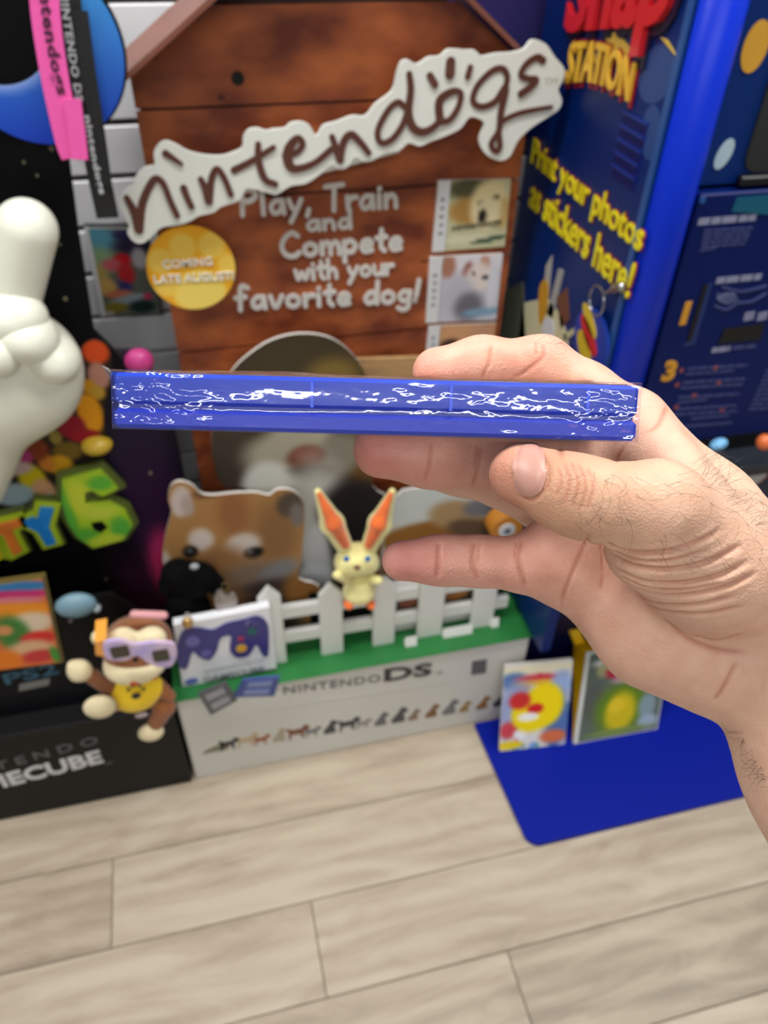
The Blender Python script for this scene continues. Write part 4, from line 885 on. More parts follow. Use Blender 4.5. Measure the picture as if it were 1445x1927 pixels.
soft('hand', [ell(m3(150, 1262, -0.006), (0.020, 0.016, 0.022)), cone(m3(142, 1272, -0.006), m3(136, 1252, -0.006), 0.008)], M_face, mk, 0.0025, 0.006)
soft('leg', [cone(m3(225, 1318, 0.02), m3(196, 1326, -0.015), 0.017, 0.018)], M_fur, mk, 0.0025)
soft('foot', [ell(m3(188, 1330, -0.03), (0.027, 0.014, 0.026))], M_face, mk, 0.0025)
soft('leg', [cone(m3(292, 1310, 0.02), m3(310, 1330, -0.005), 0.018, 0.018), cone(m3(310, 1330, -0.005), m3(292, 1362, -0.012), 0.018, 0.014)], M_fur, mk, 0.0025, 0.006)
soft('foot', [ell(m3(284, 1378, -0.018), (0.023, 0.013, 0.021))], M_face, mk, 0.0025)
soft('arm', [cone(m3(298, 1292, 0.008), m3(318, 1310, 0.0), 0.014, 0.012)], M_fur, mk, 0.0025)
gf = thing('novelty_glasses', 'iridescent purple and orange plastic glasses worn by the plush monkey', 'glasses', tuple(m3(255, 1225, -0.05)))
M_lil = mat('lilac_plastic', (178, 166, 226), 0.2, coat=0.6, rgb2=(222, 196, 220), scale=30); M_lens = mat('dark_lens', (62, 58, 46), 0.15); M_orp = mat('orange_plastic', (240, 166, 70), 0.25, coat=0.5)
ggy = MY-0.058; gg = face_y(ggy)
prism('frame', smooth_closed(pts([(196,1206),(225,1200),(256,1208),(290,1204),(328,1208),(331,1232),(318,1250),(285,1246),(258,1228),(236,1238),(205,1236),(196,1224)], ggy), 3), gg, 0, 0.006, M_lil, gf)
prism('lens', rrect(*at(208, 1220, ggy)[[0]], *at(244, 1220, ggy)[[0]], at(225, 1231, ggy)[1], at(225, 1210, ggy)[1], 0.004), gg, 0.006, 0.008, M_lens, gf)
prism('lens', rrect(*at(286, 1225, ggy)[[0]], *at(318, 1225, ggy)[[0]], at(302, 1238, ggy)[1], at(302, 1217, ggy)[1], 0.004), gg, 0.006, 0.008, M_lens, gf)
prism('temple_arm', pts([(178,1204),(200,1200),(200,1232),(180,1230)], ggy+0.01), face_y(ggy+0.01), -0.04, 0.004, M_orp, gf, 0.001)
soft('hair_bow', [cone(m3(252, 1156, 0.0), m3(308, 1158, 0.0), 0.0068)], mat('pink_felt', (216, 156, 160), 0.8), mk, 0.002)
soft('tag', [ell(m3(266, 1346, -0.012), (0.012, 0.003, 0.006))], mat('tag_white', (196, 180, 190), 0.6), mk, 0.0015)

# black plush beside the tan dog
QY = 0.993
q3 = lambda x, y, dy=0.0: p3(x, y, QY+dy)
M_bp = mat('black_plush', (6, 6, 8), 0.9, spec=0.1, bump=0.5, bscale=350)
bp = thing('plush_dog', 'round black plush with metal charms behind the purple controller box', 'plush toy', (float(q3(355, 1180)[0]), QY, 0.281))
soft('head', [ell(q3(358, 1092), (0.050, 0.032, 0.036)), ell(q3(335, 1080, -0.008), (0.03, 0.026, 0.028))], M_bp, bp, 0.003, 0.015)
soft('ear', [ell(q3(318, 1102, -0.01), (0.018, 0.016, 0.028))], M_bp, bp, 0.003)
soft('ear', [ell(q3(404, 1098, -0.005), (0.018, 0.016, 0.028), rot('Y', -15))], M_bp, bp, 0.003)
soft('body', [ell(q3(356, 1148), (0.040, 0.030, 0.050)), ell(q3(356, 1190, 0.0), (0.044, 0.030, 0.030))], M_bp, bp, 0.003, 0.015)
soft('muzzle', [ell(q3(340, 1130, -0.02), (0.024, 0.016, 0.018))], M_bp, bp, 0.0025)
soft('eye', [ell(q3(366, 1066, -0.034), (0.008, 0.005, 0.006))], mat('grey_eye', (150, 154, 160), 0.15), bp, 0.0012)
gc_ = thing('charm', 'small gold charm hanging below the black plush', 'charm', tuple(q3(352, 1175, -0.05)))
soft('bell', [ell(q3(353, 1172, -0.05), (0.010, 0.008, 0.013))], mat('gold_metal', (206, 170, 110), 0.3, metal=0.8), gc_, 0.0015)
tube('loop', [q3(353, 1158, -0.048)+np.array([0.005*math.cos(t), 0, 0.006*math.sin(t)]) for t in np.linspace(0, 2*math.pi, 13)[:-1]], 0.001, M_steel, gc_, 6, True)
sc_ = thing('charm', 'silver heart-shaped charm hanging right of the black plush', 'charm', tuple(q3(424, 1140, -0.03)))
HRT = [(425,1165),(405,1135),(405,1115),(416,1108),(426,1118),(438,1112),(446,1124),(442,1140)]
prism('heart', smooth_closed(pts(HRT, QY-0.03), 4), face_y(QY-0.03), 0, 0.006, mat('dull_silver', (150, 144, 144), 0.35, metal=0.6, var=0.3, scale=60), sc_, 0.0)
tube('loop', [q3(424, 1104, -0.032)+np.array([0.006*math.cos(t), 0, 0.010*math.sin(t)]) for t in np.linspace(0, 2*math.pi, 13)[:-1]], 0.0012, mat('brass', (120, 104, 70), 0.4, metal=0.7), sc_, 6, True)
tube('cord', [q3(424, 1098, -0.03), q3(412, 1090, -0.02), q3(402, 1084, -0.005)], 0.0012, M_bp, sc_, 6)

# white box with a purple controller on it
XY = 0.945; xf = face_y(XY)
CB = [(326,1176),(507,1142),(520,1252),(345,1300)]
cbx = thing('controller_box', 'white box printed with a purple game controller on the green ledge', 'box', (float(at(430, 1275, XY)[0]), XY, 0.281))
Pc = np.array(pts(CB, XY)); Pc[2][1] = max(Pc[2][1], 0.2815); Pc[3][1] = 0.2815; Pc[2] = [Pc[2][0], 0.2815+0.006]
prism('box_body', Pc, xf, -0.016, 0, mat('box_white', (230, 232, 238), 0.35), cbx, 0.001)
M_pur = mat('controller_purple', (54, 52, 124), 0.35)
CTR = [(333,1212),(345,1186),(372,1180),(400,1184),(425,1172),(460,1164),(485,1158),(503,1172),(506,1200),(504,1232),(494,1232),(482,1212),(468,1232),(445,1236),(432,1222),(434,1196),(415,1200),(408,1222),(395,1240),(376,1236),(362,1226),(352,1256),(338,1254),(332,1232)]
ctr = prism('controller_print', smooth_closed(pts(CTR, XY), 3), xf, 0.0, 0.0025, M_pur, cbx)
for x, y, r, c in [(362,1205,.013,(104,100,170)), (388,1228,.010,(96,92,160)), (454,1218,.010,(208,160,50)), (474,1186,.0085,(16,96,92)), (453,1200,.006,(160,40,70)), (476,1172,.008,(70,66,130)), (468,1170,.006,(110,108,160))]:
    qq = at(x, y, XY); prism('button_print', ellipse(qq[0], qq[1], r, r, 20), xf, 0.0025, 0.004, mat('button_%d_%d_%d' % c, c, 0.35), ctr)
qq = at(360, 1282, XY); prism('round_mark', ellipse(qq[0], qq[1], 0.013, 0.009, 20, 0.2), xf, 0, 0.001, mat('mark_blue', (96, 110, 190), 0.4), cbx)
line_text('NINTENDO', (386, 1266), (495, 1243), 0.010, XY, 0.001, mat('box_grey', (170, 172, 180), 0.5), cbx, 0.0, 1.2)
line_text('GAMECUBE', (384, 1284), (498, 1262), 0.017, XY, 0.001, mat('box_grey2', (140, 142, 152), 0.5), cbx, 0.02)
# two memory cards leaning at the front of the ledge
def mem(P, label, c1, c2, Y):
    o = thing('memory_card', label, 'memory card', (float(at(*P[2], Y)[0]), Y, float(at(*P[2], Y)[1])), 'memory cards on the ledge edge')
    b = prism('shell', smooth_closed(pts(P, Y), 2) if False else pts(P, Y), face_y(Y), 0.0, 0.006, mat('card_%d' % c1[2], c1, 0.4), o, 0.001)
    a = np.array(P, float); cen = a.mean(0)
    for t0, t1 in ((0.15, 0.42), (0.58, 0.85)):
        L0, L1, R0, R1 = a[0]+(a[3]-a[0])*t0, a[0]+(a[3]-a[0])*t1, a[1]+(a[2]-a[1])*t0, a[1]+(a[2]-a[1])*t1
        Q = [L0+(R0-L0)*.18, L0+(R0-L0)*.82, L1+(R1-L1)*.82, L1+(R1-L1)*.18]
        prism('sticker', pts(Q, Y), face_y(Y), 0.006, 0.007, mat('sticker_%d' % c2[2], c2, 0.4), o)
mem([(372,1302),(425,1280),(446,1314),(396,1342)], 'grey plastic memory card at the left of the ledge edge', (88, 90, 96), (150, 152, 158), 0.909)
mem([(457,1276),(526,1270),(516,1306),(440,1308)], 'blue plastic memory card at the right of the ledge edge', (58, 74, 140), (120, 134, 180), 0.900)
# white game boxes standing behind the fence and small price cards in front
for lab, u0, u1, z1, tilt, pic in (('white game box with reddish dog picture behind the middle pickets', 0.282, 0.362, 0.415, 0, (146, 90, 66)), ('white game box with golden dog picture behind the right pickets', 0.374, 0.458, 0.412, 0, (158, 104, 52))):
    b = thing('game_box', lab, 'game box', ((u0+u1)/2, 0.998, 0.281), 'white game boxes behind the fence')
    box('box_body', u0, u1, 0.990, 1.006, 0.281, z1, mat('game_box_white', (214, 214, 210), 0.4), b, 0.0012)
    card('dog_picture', rect(u0+0.006, u1-0.010, 0.34, z1-0.012), painter((60, 52, 48), [((u0+u1)/2-.004, 0.368, 0.026, 0.020, pic, .7), ((u0+u1)/2-.014, 0.372, 0.010, 0.012, tuple(int(c*.8) for c in pic), .8)]), face_y(0.990), 0, 0.0008, b, 0.004)
    for k in range(2): prism('print_line', rect(u0+0.010, u0+0.05, 0.312+0.009*k, 0.316+0.009*k), face_y(0.990), 0, 0.0008, mat('line_grey2', (140, 140, 140), 0.5), b)
for lab, a, Y in (('folded white price card lying at the middle picket foot', (764, 1196, 786, 1216), 0.945), ('folded white price card lying at the right picket foot', (836, 1184, 890, 1200), 0.95), ('folded white price card lying at the fence end', (926, 1170, 940, 1186), 0.955)):
    u0 = at(a[0], a[1], Y)[0]; u1 = at(a[2], a[1], Y)[0]
    pc = thing('price_card', lab, 'price card', ((u0+u1)/2, Y, 0.281), 'price cards by the fence')
    mesh('card', [(u0, Y, 0.2815), (u1, Y, 0.2815), (u1, Y+0.006, 0.305), (u0, Y+0.006, 0.305), (u0, Y+0.014, 0.2815), (u1, Y+0.014, 0.2815)], [(0, 1, 2, 3), (3, 2, 5, 4), (0, 3, 4), (1, 5, 2), (0, 4, 5, 1)], mat('paper_white', (240, 240, 238), 0.5), pc)
# orange drum with a round label
oq = p3(947, 985, 1.04)
od = thing('toy_drum', 'orange round tin with white centre label behind the little finger', 'tin', (0.515, 1.04, 0.281))
def disc(name, c, r, y0, y1, m, parent, n=32):
    return prism(name, ellipse(c[0], c[2], r, r, n), face_y(0), -y1, -y0, m, parent, 0.001)
disc('tin_body', oq, 0.034, 1.020, 1.055, mat('tin_orange', (196, 128, 44), 0.35), od)
disc('label', oq, 0.017, 1.017, 1.020, mat('tin_label', (206, 208, 210), 0.4), od); disc('label_centre', oq, 0.007, 1.0155, 1.017, mat('tin_dark', (90, 100, 110), 0.4), od)
box('tin_stand', oq[0]-0.02, oq[0]+0.02, 1.028, 1.050, 0.281, oq[2]-0.028, mat('stand_black', (16, 16, 18), 0.5), od, 0.002)

# leaning booklet and yellow-backed case on the blue plate
def leaning(P0, P1, P2, P3, th):
    """mapper from a unit card (u right, v up, w outwards) to a leaning quad"""
    P0, P1, P2, P3 = map(np.array, (P0, P1, P2, P3)); P2 = P1+P3-P0; n = np.cross(P1-P0, P3-P0); n = n/np.linalg.norm(n)
    if n[1] > 0: n = -n
    return lambda u, v, w: tuple((P0*(1-u)+P1*u)*(1-v)+(P3*(1-u)+P2*u)*v+n*w)
bk = thing('booklet', 'colourful booklet with a yellow shape on its cover leaning at the box corner', 'booklet', (0.56, 0.84, 0.010))
bm = leaning((0.489, 0.832, 0.0125), (0.636, 0.816, 0.0125), (0.648, 0.896, 0.205), (0.502, 0.905, 0.217), 0.01)
conf = [(random.uniform(.02,.98), random.uniform(.02,.9), random.uniform(.03,.07), random.uniform(.02,.05), random.choice([(60,110,180),(206,60,70),(236,236,236),(226,140,60),(120,160,210),(60,140,150)]), .5, random.uniform(-60,60)) for _ in range(70)]
card('cover', rrect(0, 1, 0, 1, 0.03, 4), painter((214, 212, 210), conf+[(.5,.93,.6,.05,(226,220,190),.4), (.15,.8,.2,.1,(70,110,170),.8), (.5,.82,.34,.05,(206,70,80),.6), (.5,.77,.34,.03,(226,170,70),.6), (.85,.72,.16,.16,(150,170,214),.8), (.2,.5,.3,.3,(150,160,200),.9), (.85,.3,.2,.3,(80,110,170),.9), (.12,.24,.14,.1,(196,70,80),.7), (.8,.12,.2,.08,(206,110,70),.7), (.3,.18,.1,.06,(230,230,235),.6), (.62,.5,.3,.26,(236,212,20),.35), (.45,.42,.3,.22,(236,212,20),.35), (.26,.58,.16,.10,(196,50,50),.6), (.5,.47,.12,.06,(200,34,40),.6), (.4,.38,.16,.05,(236,236,236),.6), (.15,.06,.2,.05,(226,200,30),.5)]), bm, 0, 0.0015, bk, 0.02)
card('pages', rect(0.01, 0.99, 0.01, 0.99), lambda u, v: np.ones((len(u), 3))*230, bm, -0.008, -0.0002, bk, 0.2)
yc = thing('display_case', 'clear case with green and yellow cover and yellow back leaning near the kiosk', 'case', (0.75, 0.84, 0.010))
ym = leaning((0.656, 0.812, 0.0105), (0.856, 0.806, 0.0105), (0.866, 0.905, 0.190), (0.698, 0.916, 0.190), 0.01)
card('cover', rrect(0.04, 0.98, 0.02, 0.98, 0.02, 3), painter((86, 96, 88), [(.5,.86,.4,.06,(200,200,196),.5), (.25,.78,.1,.08,(150,150,110),.8), (.52,.74,.26,.09,(168,30,52),.5), (.6,.64,.25,.05,(180,150,176),.7), (.8,.55,.1,.1,(150,150,160),.8), (.15,.45,.12,.2,(80,84,80),.9), (.5,.32,.3,.28,(90,120,30),.7), (.5,.28,.18,.22,(186,168,30),.6), (.45,.36,.10,.08,(206,180,40),.7), (.82,.3,.1,.14,(120,140,150),.8), (.85,.12,.12,.08,(140,156,176),.7), (.5,.07,.4,.03,(110,130,70),.6)]), ym, 0, 0.002, yc, 0.02)
card('case_tray', rect(0.0, 1.0, 0.0, 1.0), lambda u, v: np.ones((len(u), 3))*np.array((190, 194, 190)), ym, -0.004, -0.0002, yc, 0.2, edge=(190, 194, 196))
wedge = lambda u, v, w: ym(u, v, -0.005+w*max(v, 0.03))
card('yellow_back', [(0.0, 0.0), (1.0, 0.0), (1.0, 1.0), (0.0, 1.0)], lambda u, v: np.ones((len(u), 3))*np.array((240, 190, 10)), wedge, -0.060, 0, yc, 0.2, edge=(240, 186, 10))
prism('yellow_flap', [(0.0, 0.98), (0.12, 0.98), (0.02, 1.16), (-0.10, 1.16)], ym, -0.066, -0.054, mat('flap_yellow', (240, 190, 10), 0.4), yc)

# ------------------------------------------------------------------ the game case held up in front
from mathutils import noise as mnoise
cxv = np.array([math.cos(math.radians(1.5)), -math.sin(math.radians(1.5)), 0])
fdir = np.array([-0.0107, 0.1376+0.022, -1.0]); fdir -= cxv*(fdir@cxv); fdir /= np.linalg.norm(fdir)
cuv = np.cross(cxv, -fdir); cuv = cuv if cuv[1] > 0 else -cuv
CF = hp(707, 764, 0.198); CW, CT, CD_ = 0.1350, 0.0146, 0.171
def cs(s, d, t): return c2w(CF+cxv*s+fdir*d+cuv*t)        # case frame: across, deep, up -> world
hc = thing('game_case', 'blue plastic game case sealed in crinkled clear film held in the hand', 'game case', tuple(cs(0, CD_/2, -CT/2)))
M_blue = mat('case_blue_plastic', (0, 50, 205), 0.32, spec=0.3); M_blue2 = mat('case_blue_lid', (2, 62, 200), 0.32, spec=0.3); M_tick = mat('case_tick_blue', (0, 90, 255), 0.35)
def cbox(name, s0, s1, d0, d1, t0, t1, m, parent, b):
    v, f = box_vf(s0, s1, d0, d1, t0, t1, b); o = mesh(name, [cs(*q) for q in v], f, m, parent); fix_normals(o.data); return o
hw = CW/2
cbox('tray', -hw, hw, 0, CD_, -CT/2, -0.0022, M_blue, hc, 0.0010)
lid = cbox('lid', -hw, hw, 0.0004, CD_, -0.0012, CT/2-0.0004, M_blue2, hc, 0.0010)
cbox('seam_core', -hw+0.001, hw-0.001, 0.0012, CD_-0.001, -0.0023, -0.0011, mat('seam_navy', (8, 52, 180), 0.4), hc, 0)
for x in (587, 848, 1105):
    s = (x-707)*0.198/F; cbox('lid_tick', s-0.0004, s+0.0004, -0.0001, 0.0006, -0.0008, CT/2-0.0016, M_tick, lid, 0)
slv = cbox('cover_sleeve', -hw+0.002, hw-0.002, 0.004, CD_-0.003, CT/2-0.0005, CT/2-0.0001, mat('sleeve_print', (120, 60, 50), 0.4, rgb2=(170, 140, 120), scale=60), hc, 0)
# shrink film: crumpled on the front face, tight elsewhere
M_film = bpy.data.materials.new('clear_film'); M_film.use_nodes = True
nt = M_film.node_tree; nn = nt.nodes; LK = nt.links; nn.remove(nn['Principled BSDF'])
tr_ = nn.new('ShaderNodeBsdfTransparent'); tr_.inputs[0].default_value = (0.97, 0.97, 0.98, 1); gls = nn.new('ShaderNodeBsdfGlossy'); gls.inputs['Roughness'].default_value = 0.07; gls.inputs[0].default_value = (0.95, 0.97, 1, 1)
lw = nn.new('ShaderNodeLayerWeight'); lw.inputs['Blend'].default_value = 0.35
mr = nn.new('ShaderNodeMapRange'); mr.inputs['To Min'].default_value = 0.055; mr.inputs['To Max'].default_value = 0.6; LK.new(lw.outputs['Fresnel'], mr.inputs['Value'])
gl2 = nn.new('ShaderNodeBsdfGlossy'); gl2.inputs['Roughness'].default_value = 0.30; gl2.inputs[0].default_value = (0.9, 0.94, 1, 1); mg = nn.new('ShaderNodeMixShader'); mg.inputs[0].default_value = 0.14; LK.new(gls.outputs[0], mg.inputs[1]); LK.new(gl2.outputs[0], mg.inputs[2])
mxs = nn.new('ShaderNodeMixShader'); LK.new(mr.outputs[0], mxs.inputs[0]); LK.new(tr_.outputs[0], mxs.inputs[1]); LK.new(mg.outputs[0], mxs.inputs[2]); LK.new(mxs.outputs[0], nn['Material Output'].inputs['Surface'])
def nz(x, y, z=0.0): return mnoise.noise(Vector((x, y, z)))
def film_front(s, t):
    tt = t/(CT/2)
    e = math.exp(-((s+0.056)/0.015)**2)*1.25+math.exp(-((s-0.059)/0.010)**2)*1.2+0.34*math.exp(-((s-0.026)/0.026)**2)+0.10
    c = nz(s*260+4, t*560, 1.3)*0.00022+abs(nz(s*620, t*760+3, 5.1))*0.00018+nz(s*160+t*480, t*200-s*130, 2.2)*0.00030
    roll = 0.00016*nz(s*45, t*420, 7.7)
    return 0.0004+0.0005*(1-tt*tt)+0.00028*math.exp(-((tt+0.25)/0.22)**2)+(e*c+roll)*max(0, 1-tt**6)
V, Fc = [], []; NS, NT = 420, 64
for j in range(NT+1):
    for i in range(NS+1):
        s = -hw-0.0004+(CW+0.0008)*i/NS; t = -CT/2-0.0003+(CT+0.0006)*j/NT
        V.append(cs(s, -film_front(s, t)*(1 if 0 < i < NS else 0.3), t))
for j in range(NT):
    for i in range(NS): a = j*(NS+1)+i; Fc.append((a, a+1, a+NS+2, a+NS+1))
# remaining five sides as looser sheets
def sheet(fn, nu, nv):
    b = len(V)
    for j in range(nv+1):
        for i in range(nu+1): V.append(fn(i/nu, j/nv))
    for j in range(nv):
        for i in range(nu): a = b+j*(nu+1)+i; Fc.append((a, a+1, a+nu+2, a+nu+1))
hT = CT/2+0.0003
sheet(lambda u, v: cs(-hw-0.0004+(CW+0.0008)*u, CD_*v, hT+(0.0010*math.exp(-((u-0.28)/0.16)**2)*math.exp(-v*6)+0.0002*nz(u*25, v*30))*min(1, v*20)), 120, 90)
sheet(lambda u, v: cs(-hw-0.0004+(CW+0.0008)*u, CD_*v, -hT), 40, 30)
sheet(lambda u, v: cs(-hw-0.0004-0.0002*abs(nz(v*60, u*9)), CD_*v, -hT+2*hT*u), 12, 60)
sheet(lambda u, v: cs(hw+0.0004+0.0002*abs(nz(v*60, u*9, 3)), CD_*v, -hT+2*hT*u), 12, 60)
sheet(lambda u, v: cs(-hw-0.0004+(CW+0.0008)*u, CD_+0.0004, -hT+2*hT*v), 20, 4)
film = mesh('shrink_wrap', V, Fc, M_film, hc, True); film['label'] = 'clear crinkled shrink film'
tp = [cs(-hw, 0.0, CT/2-0.001), cs(-hw-0.0028, -0.0003, CT/2+0.0012), cs(-hw-0.0022, 0.004, CT/2+0.0006), cs(-hw-0.0012, 0.001, CT/2-0.0026)]
wt = mesh('film_ear', tp, [(0, 1, 2), (0, 3, 1), (1, 3, 2)], M_film, hc)

# ------------------------------------------------------------------ the right hand holding it, and its forearm
def J(x, y, d, r): return hp(x, y, d), r*d/F
def chain(js):
    js = [J(*j) for j in js]; return [('c', a[0], b[0], a[1], b[1]) for a, b in zip(js[:-1], js[1:])]
PR = []
def add(js, k): PR.extend((c, k, 1) for c in chain(js))
# palm: metacarpals, heel, wrist, forearm
add([(1188,800,.247,64), (1330,960,.243,80), (1465,1105,.240,92)], .010)
add([(1130,895,.250,66), (1290,1030,.246,78), (1455,1160,.242,95)], .012)
add([(1085,985,.246,64), (1250,1110,.244,80), (1430,1200,.242,95)], .012)
add([(1056,1062,.236,64), (1225,1196,.236,84), (1335,1232,.238,92), (1430,1236,.240,92)], .012)
add([(1480,1095,.240,100), (1640,1330,.236,150), (1800,1620,.228,185)], .014)
add([(1425,1240,.240,95), (1560,1450,.236,140), (1700,1720,.228,180)], .014)
# fingers
add([(1188,800,.247,60), (1100,742,.252,54), (1018,690,.253,52), (905,686,.248,47), (822,700,.246,46)], .006)
add([(1130,895,.250,62), (925,872,.242,58), (810,858,.238,55), (716,848,.235,52)], .006)
add([(1085,985,.250,60), (952,900,.262,54), (870,880,.264,50), (805,872,.264,47)], .005)
add([(1065,1068,.232,52), (985,1062,.226,47), (900,1056,.225,42), (830,1054,.225,41), (757,1055,.225,39)], .006)
PR.append((('e', hp(1055,1045,.232), np.array([.0115,.0135,.009]), None), .008, 1))
# thumb and its muscle
add([(1420,1100,.222,105), (1335,1068,.212,105), (1228,1022,.203,92)], .010)
add([(1380,1050,.214,100), (1238,955,.196,84), (1135,946,.195,71), (1075,930,.197,70), (980,892,.204,60)], .005)
# web between thumb and index
add([(1230,850,.232,62), (1290,930,.222,72)], .010)
# pads pressed flat against the case
Rc = np.stack([cxv, fdir, cuv], 1)
PR.append((('b', CF+fdir*(CD_/2), np.array([hw+0.0004, CD_/2+0.0006, CT/2+0.0004]), Rc, 0.001), .0012, -1))
Vh, Qh = sdf_mesh(PR, 0.00115)
me0 = np_mesh('hand_raw', Vh, Qh); tmp = bpy.data.objects.new('hand_raw', me0); COL.objects.link(tmp)
sd = tmp.modifiers.new('s', 'SUBSURF'); sd.levels = 1; sd.render_levels = 1
bpy.context.view_layer.update()
ev = tmp.evaluated_get(bpy.context.evaluated_depsgraph_get()); me1 = bpy.data.meshes.new_from_object(ev)
bpy.data.objects.remove(tmp); bpy.data.meshes.remove(me0)
NV = len(me1.vertices); Vc = np.empty(NV*3, np.float32); me1.vertices.foreach_get('co', Vc); Vc = Vc.reshape(-1, 3).astype(float)
nq = len(me1.polygons); lv = np.empty(nq*4, np.int32); me1.loops.foreach_get('vertex_index', lv); Qf = lv.reshape(-1, 4)
bvh = BVHTree.FromPolygons([tuple(v) for v in Vc], [tuple(q) for q in Qf[:]])
def onhand(x, y):
    d = Vector(hp(x, y, 1.0)).normalized(); r = bvh.ray_cast(Vector((0, 0, 0)), d)
    return (np.array(r[0]), np.array(r[1])) if r[0] is not None else (None, None)
Nrm = np.empty(NV*3, np.float32); me1.vertices.foreach_get('normal', Nrm); Nrm = Nrm.reshape(-1, 3).astype(float)
def crease(path, depth, width, bulge=0.0):
    """press a skin fold into the surface along a line of surface points"""
    Q = smooth_open(np.array(path, float), 10); S = [onhand(*q)[0] for q in Q]; S = [s for s in S if s is not None]
    if len(S) < 2: return
    S = np.array(S); L = np.concatenate([[0], np.cumsum(np.linalg.norm(np.diff(S, axis=0), axis=1))]); n = max(4, int(L[-1]/0.0004))
    T = np.linspace(0, L[-1], n); S = np.stack([np.interp(T, L, S[:, a]) for a in range(3)], 1)
    lo, hi = S.min(0)-4*width, S.max(0)+4*width; I = np.where(((Vc > lo) & (Vc < hi)).all(1))[0]
    for c in range(0, len(I), 4000):
        ii = I[c:c+4000]; D = np.linalg.norm(Vc[ii, None]-S[None], axis=2); k = D.argmin(1); dm = D[np.arange(len(ii)), k]
        end = np.minimum(np.minimum(k, n-1-k)/(0.12*n)+0.25, 1)
        disp = (-depth*np.exp(-(dm/width)**2)+bulge*np.exp(-((dm-2.0*width)/(1.0*width))**2))*end
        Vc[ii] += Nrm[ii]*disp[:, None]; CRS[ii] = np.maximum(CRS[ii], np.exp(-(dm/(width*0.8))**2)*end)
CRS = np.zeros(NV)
mm_ = 0.001
for P, d, w_ in [([(925,650),(919,685),(906,712)], .35, .7), ([(1020,645),(1022,670),(990,698),(962,712)], .4, .8), ([(1008,642),(1008,668)], .2, .6),
  ([(812,832),(808,870),(799,905)], .4, .7), ([(905,838),(899,880),(889,915)], .4, .7), ([(898,838),(892,880)], .2, .5),
  ([(826,1020),(824,1060),(822,1088)], .4, .7), ([(893,1019),(889,1060),(900,1094)], .4, .7), ([(902,1019),(898,1060)], .2, .5), ([(979,1016),(976,1060),(990,1106)], .5, .8), ([(971,1018),(968,1050)], .2, .5),
  ([(1110,1004),(1096,1035),(1076,1080),(1060,1120),(1056,1142)], .6, .6), ([(1132,1022),(1134,1050),(1134,1082)], .35, .7), ([(1134,1082),(1130,1110)], .2, .7),
  ([(1053,834),(1055,850),(1057,866)], .5, .8), ([(1178,834),(1168,850),(1158,868)], .6, .9), ([(1256,765),(1236,800),(1210,815)], .25, 1.0),
  ([(1060,868),(1072,905),(1060,948)], .3, .6), ([(1074,868),(1088,908),(1076,955)], .3, .6), ([(1088,872),(1102,910),(1090,962)], .35, .6), ([(1106,880),(1116,915),(1104,958)], .25, .6), ([(1050,880),(1056,905),(1046,930)], .2, .5),
  ([(1142,1022),(1165,1034),(1210,1042),(1270,1036),(1330,1012),(1352,998)], .8, .8), ([(1150,1046),(1195,1066),(1260,1072),(1330,1058),(1395,1026)], .7, .8), ([(1158,1072),(1210,1094),(1280,1098),(1350,1084),(1405,1058)], .7, .8),
  ([(1174,1096),(1220,1116),(1290,1120),(1360,1106),(1420,1080)], .6, .75), ([(1192,1118),(1240,1136),(1310,1138),(1380,1122)], .5, .75), ([(1150,1034),(1200,1054),(1265,1054),(1330,1036)], .4, .6), ([(1166,1084),(1220,1106),(1290,1109),(1360,1096)], .35, .6), ([(1214,1138),(1262,1152),(1330,1154),(1400,1140)], .4, .8),
  ([(1016,846),(1031,880),(1027,915),(1002,940),(974,932)], .35, .6), ([(1345,1318),(1364,1290),(1378,1262),(1386,1248)], .45, .8), ([(1250,1165),(1290,1200),(1340,1222),(1400,1230)], .4, 1.2), ([(1300,1195),(1350,1205),(1400,1190)], .25, .9)]:
    crease(P, d*mm_*(1.5 if P[0][1] > 1000 else 1.0), w_*mm_, (0.22 if 1000 < P[0][1] < 1140 and P[0][0] > 1135 else 0.03)*d*mm_)
# fine skin relief
def vnoise(P, s, o): return np.array([mnoise.noise(Vector(p)*s+Vector((o, 0, 0))) for p in P])
front = Vc[:, 2]+0.30 > 0
Vw = c2w(Vc)
Nrm2 = Nrm
# skin tone: warmer pads and joints, tan wrist and thumb back, thumb deepened to paint in case shade
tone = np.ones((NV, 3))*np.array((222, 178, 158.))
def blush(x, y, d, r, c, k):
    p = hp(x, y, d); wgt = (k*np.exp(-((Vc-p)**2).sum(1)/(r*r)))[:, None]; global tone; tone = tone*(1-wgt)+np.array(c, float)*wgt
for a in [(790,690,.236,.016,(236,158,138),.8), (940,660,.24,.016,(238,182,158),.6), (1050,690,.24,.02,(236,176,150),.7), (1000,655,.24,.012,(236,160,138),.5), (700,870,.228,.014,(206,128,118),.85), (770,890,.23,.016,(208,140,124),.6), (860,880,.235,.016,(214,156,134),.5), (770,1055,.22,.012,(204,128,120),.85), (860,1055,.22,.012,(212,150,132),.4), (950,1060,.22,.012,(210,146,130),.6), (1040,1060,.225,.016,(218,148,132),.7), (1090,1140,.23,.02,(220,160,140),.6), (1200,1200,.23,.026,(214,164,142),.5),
          (960,930,.2,.010,(206,130,112),.8), (945,880,.2,.010,(206,136,118),.7), (1050,990,.19,.012,(206,140,116),.6), (1085,900,.19,.018,(176,128,94),.8), (1170,930,.188,.020,(194,148,112),.8), (1300,950,.19,.03,(222,180,152),.8), (1400,1050,.2,.04,(226,184,158),.8), (1250,1100,.195,.022,(226,184,158),.7), (1300,850,.24,.03,(234,194,164),.7), (1200,800,.24,.02,(232,180,158),.6), (1440,1350,.23,.04,(222,182,156),.8)]: blush(*a)
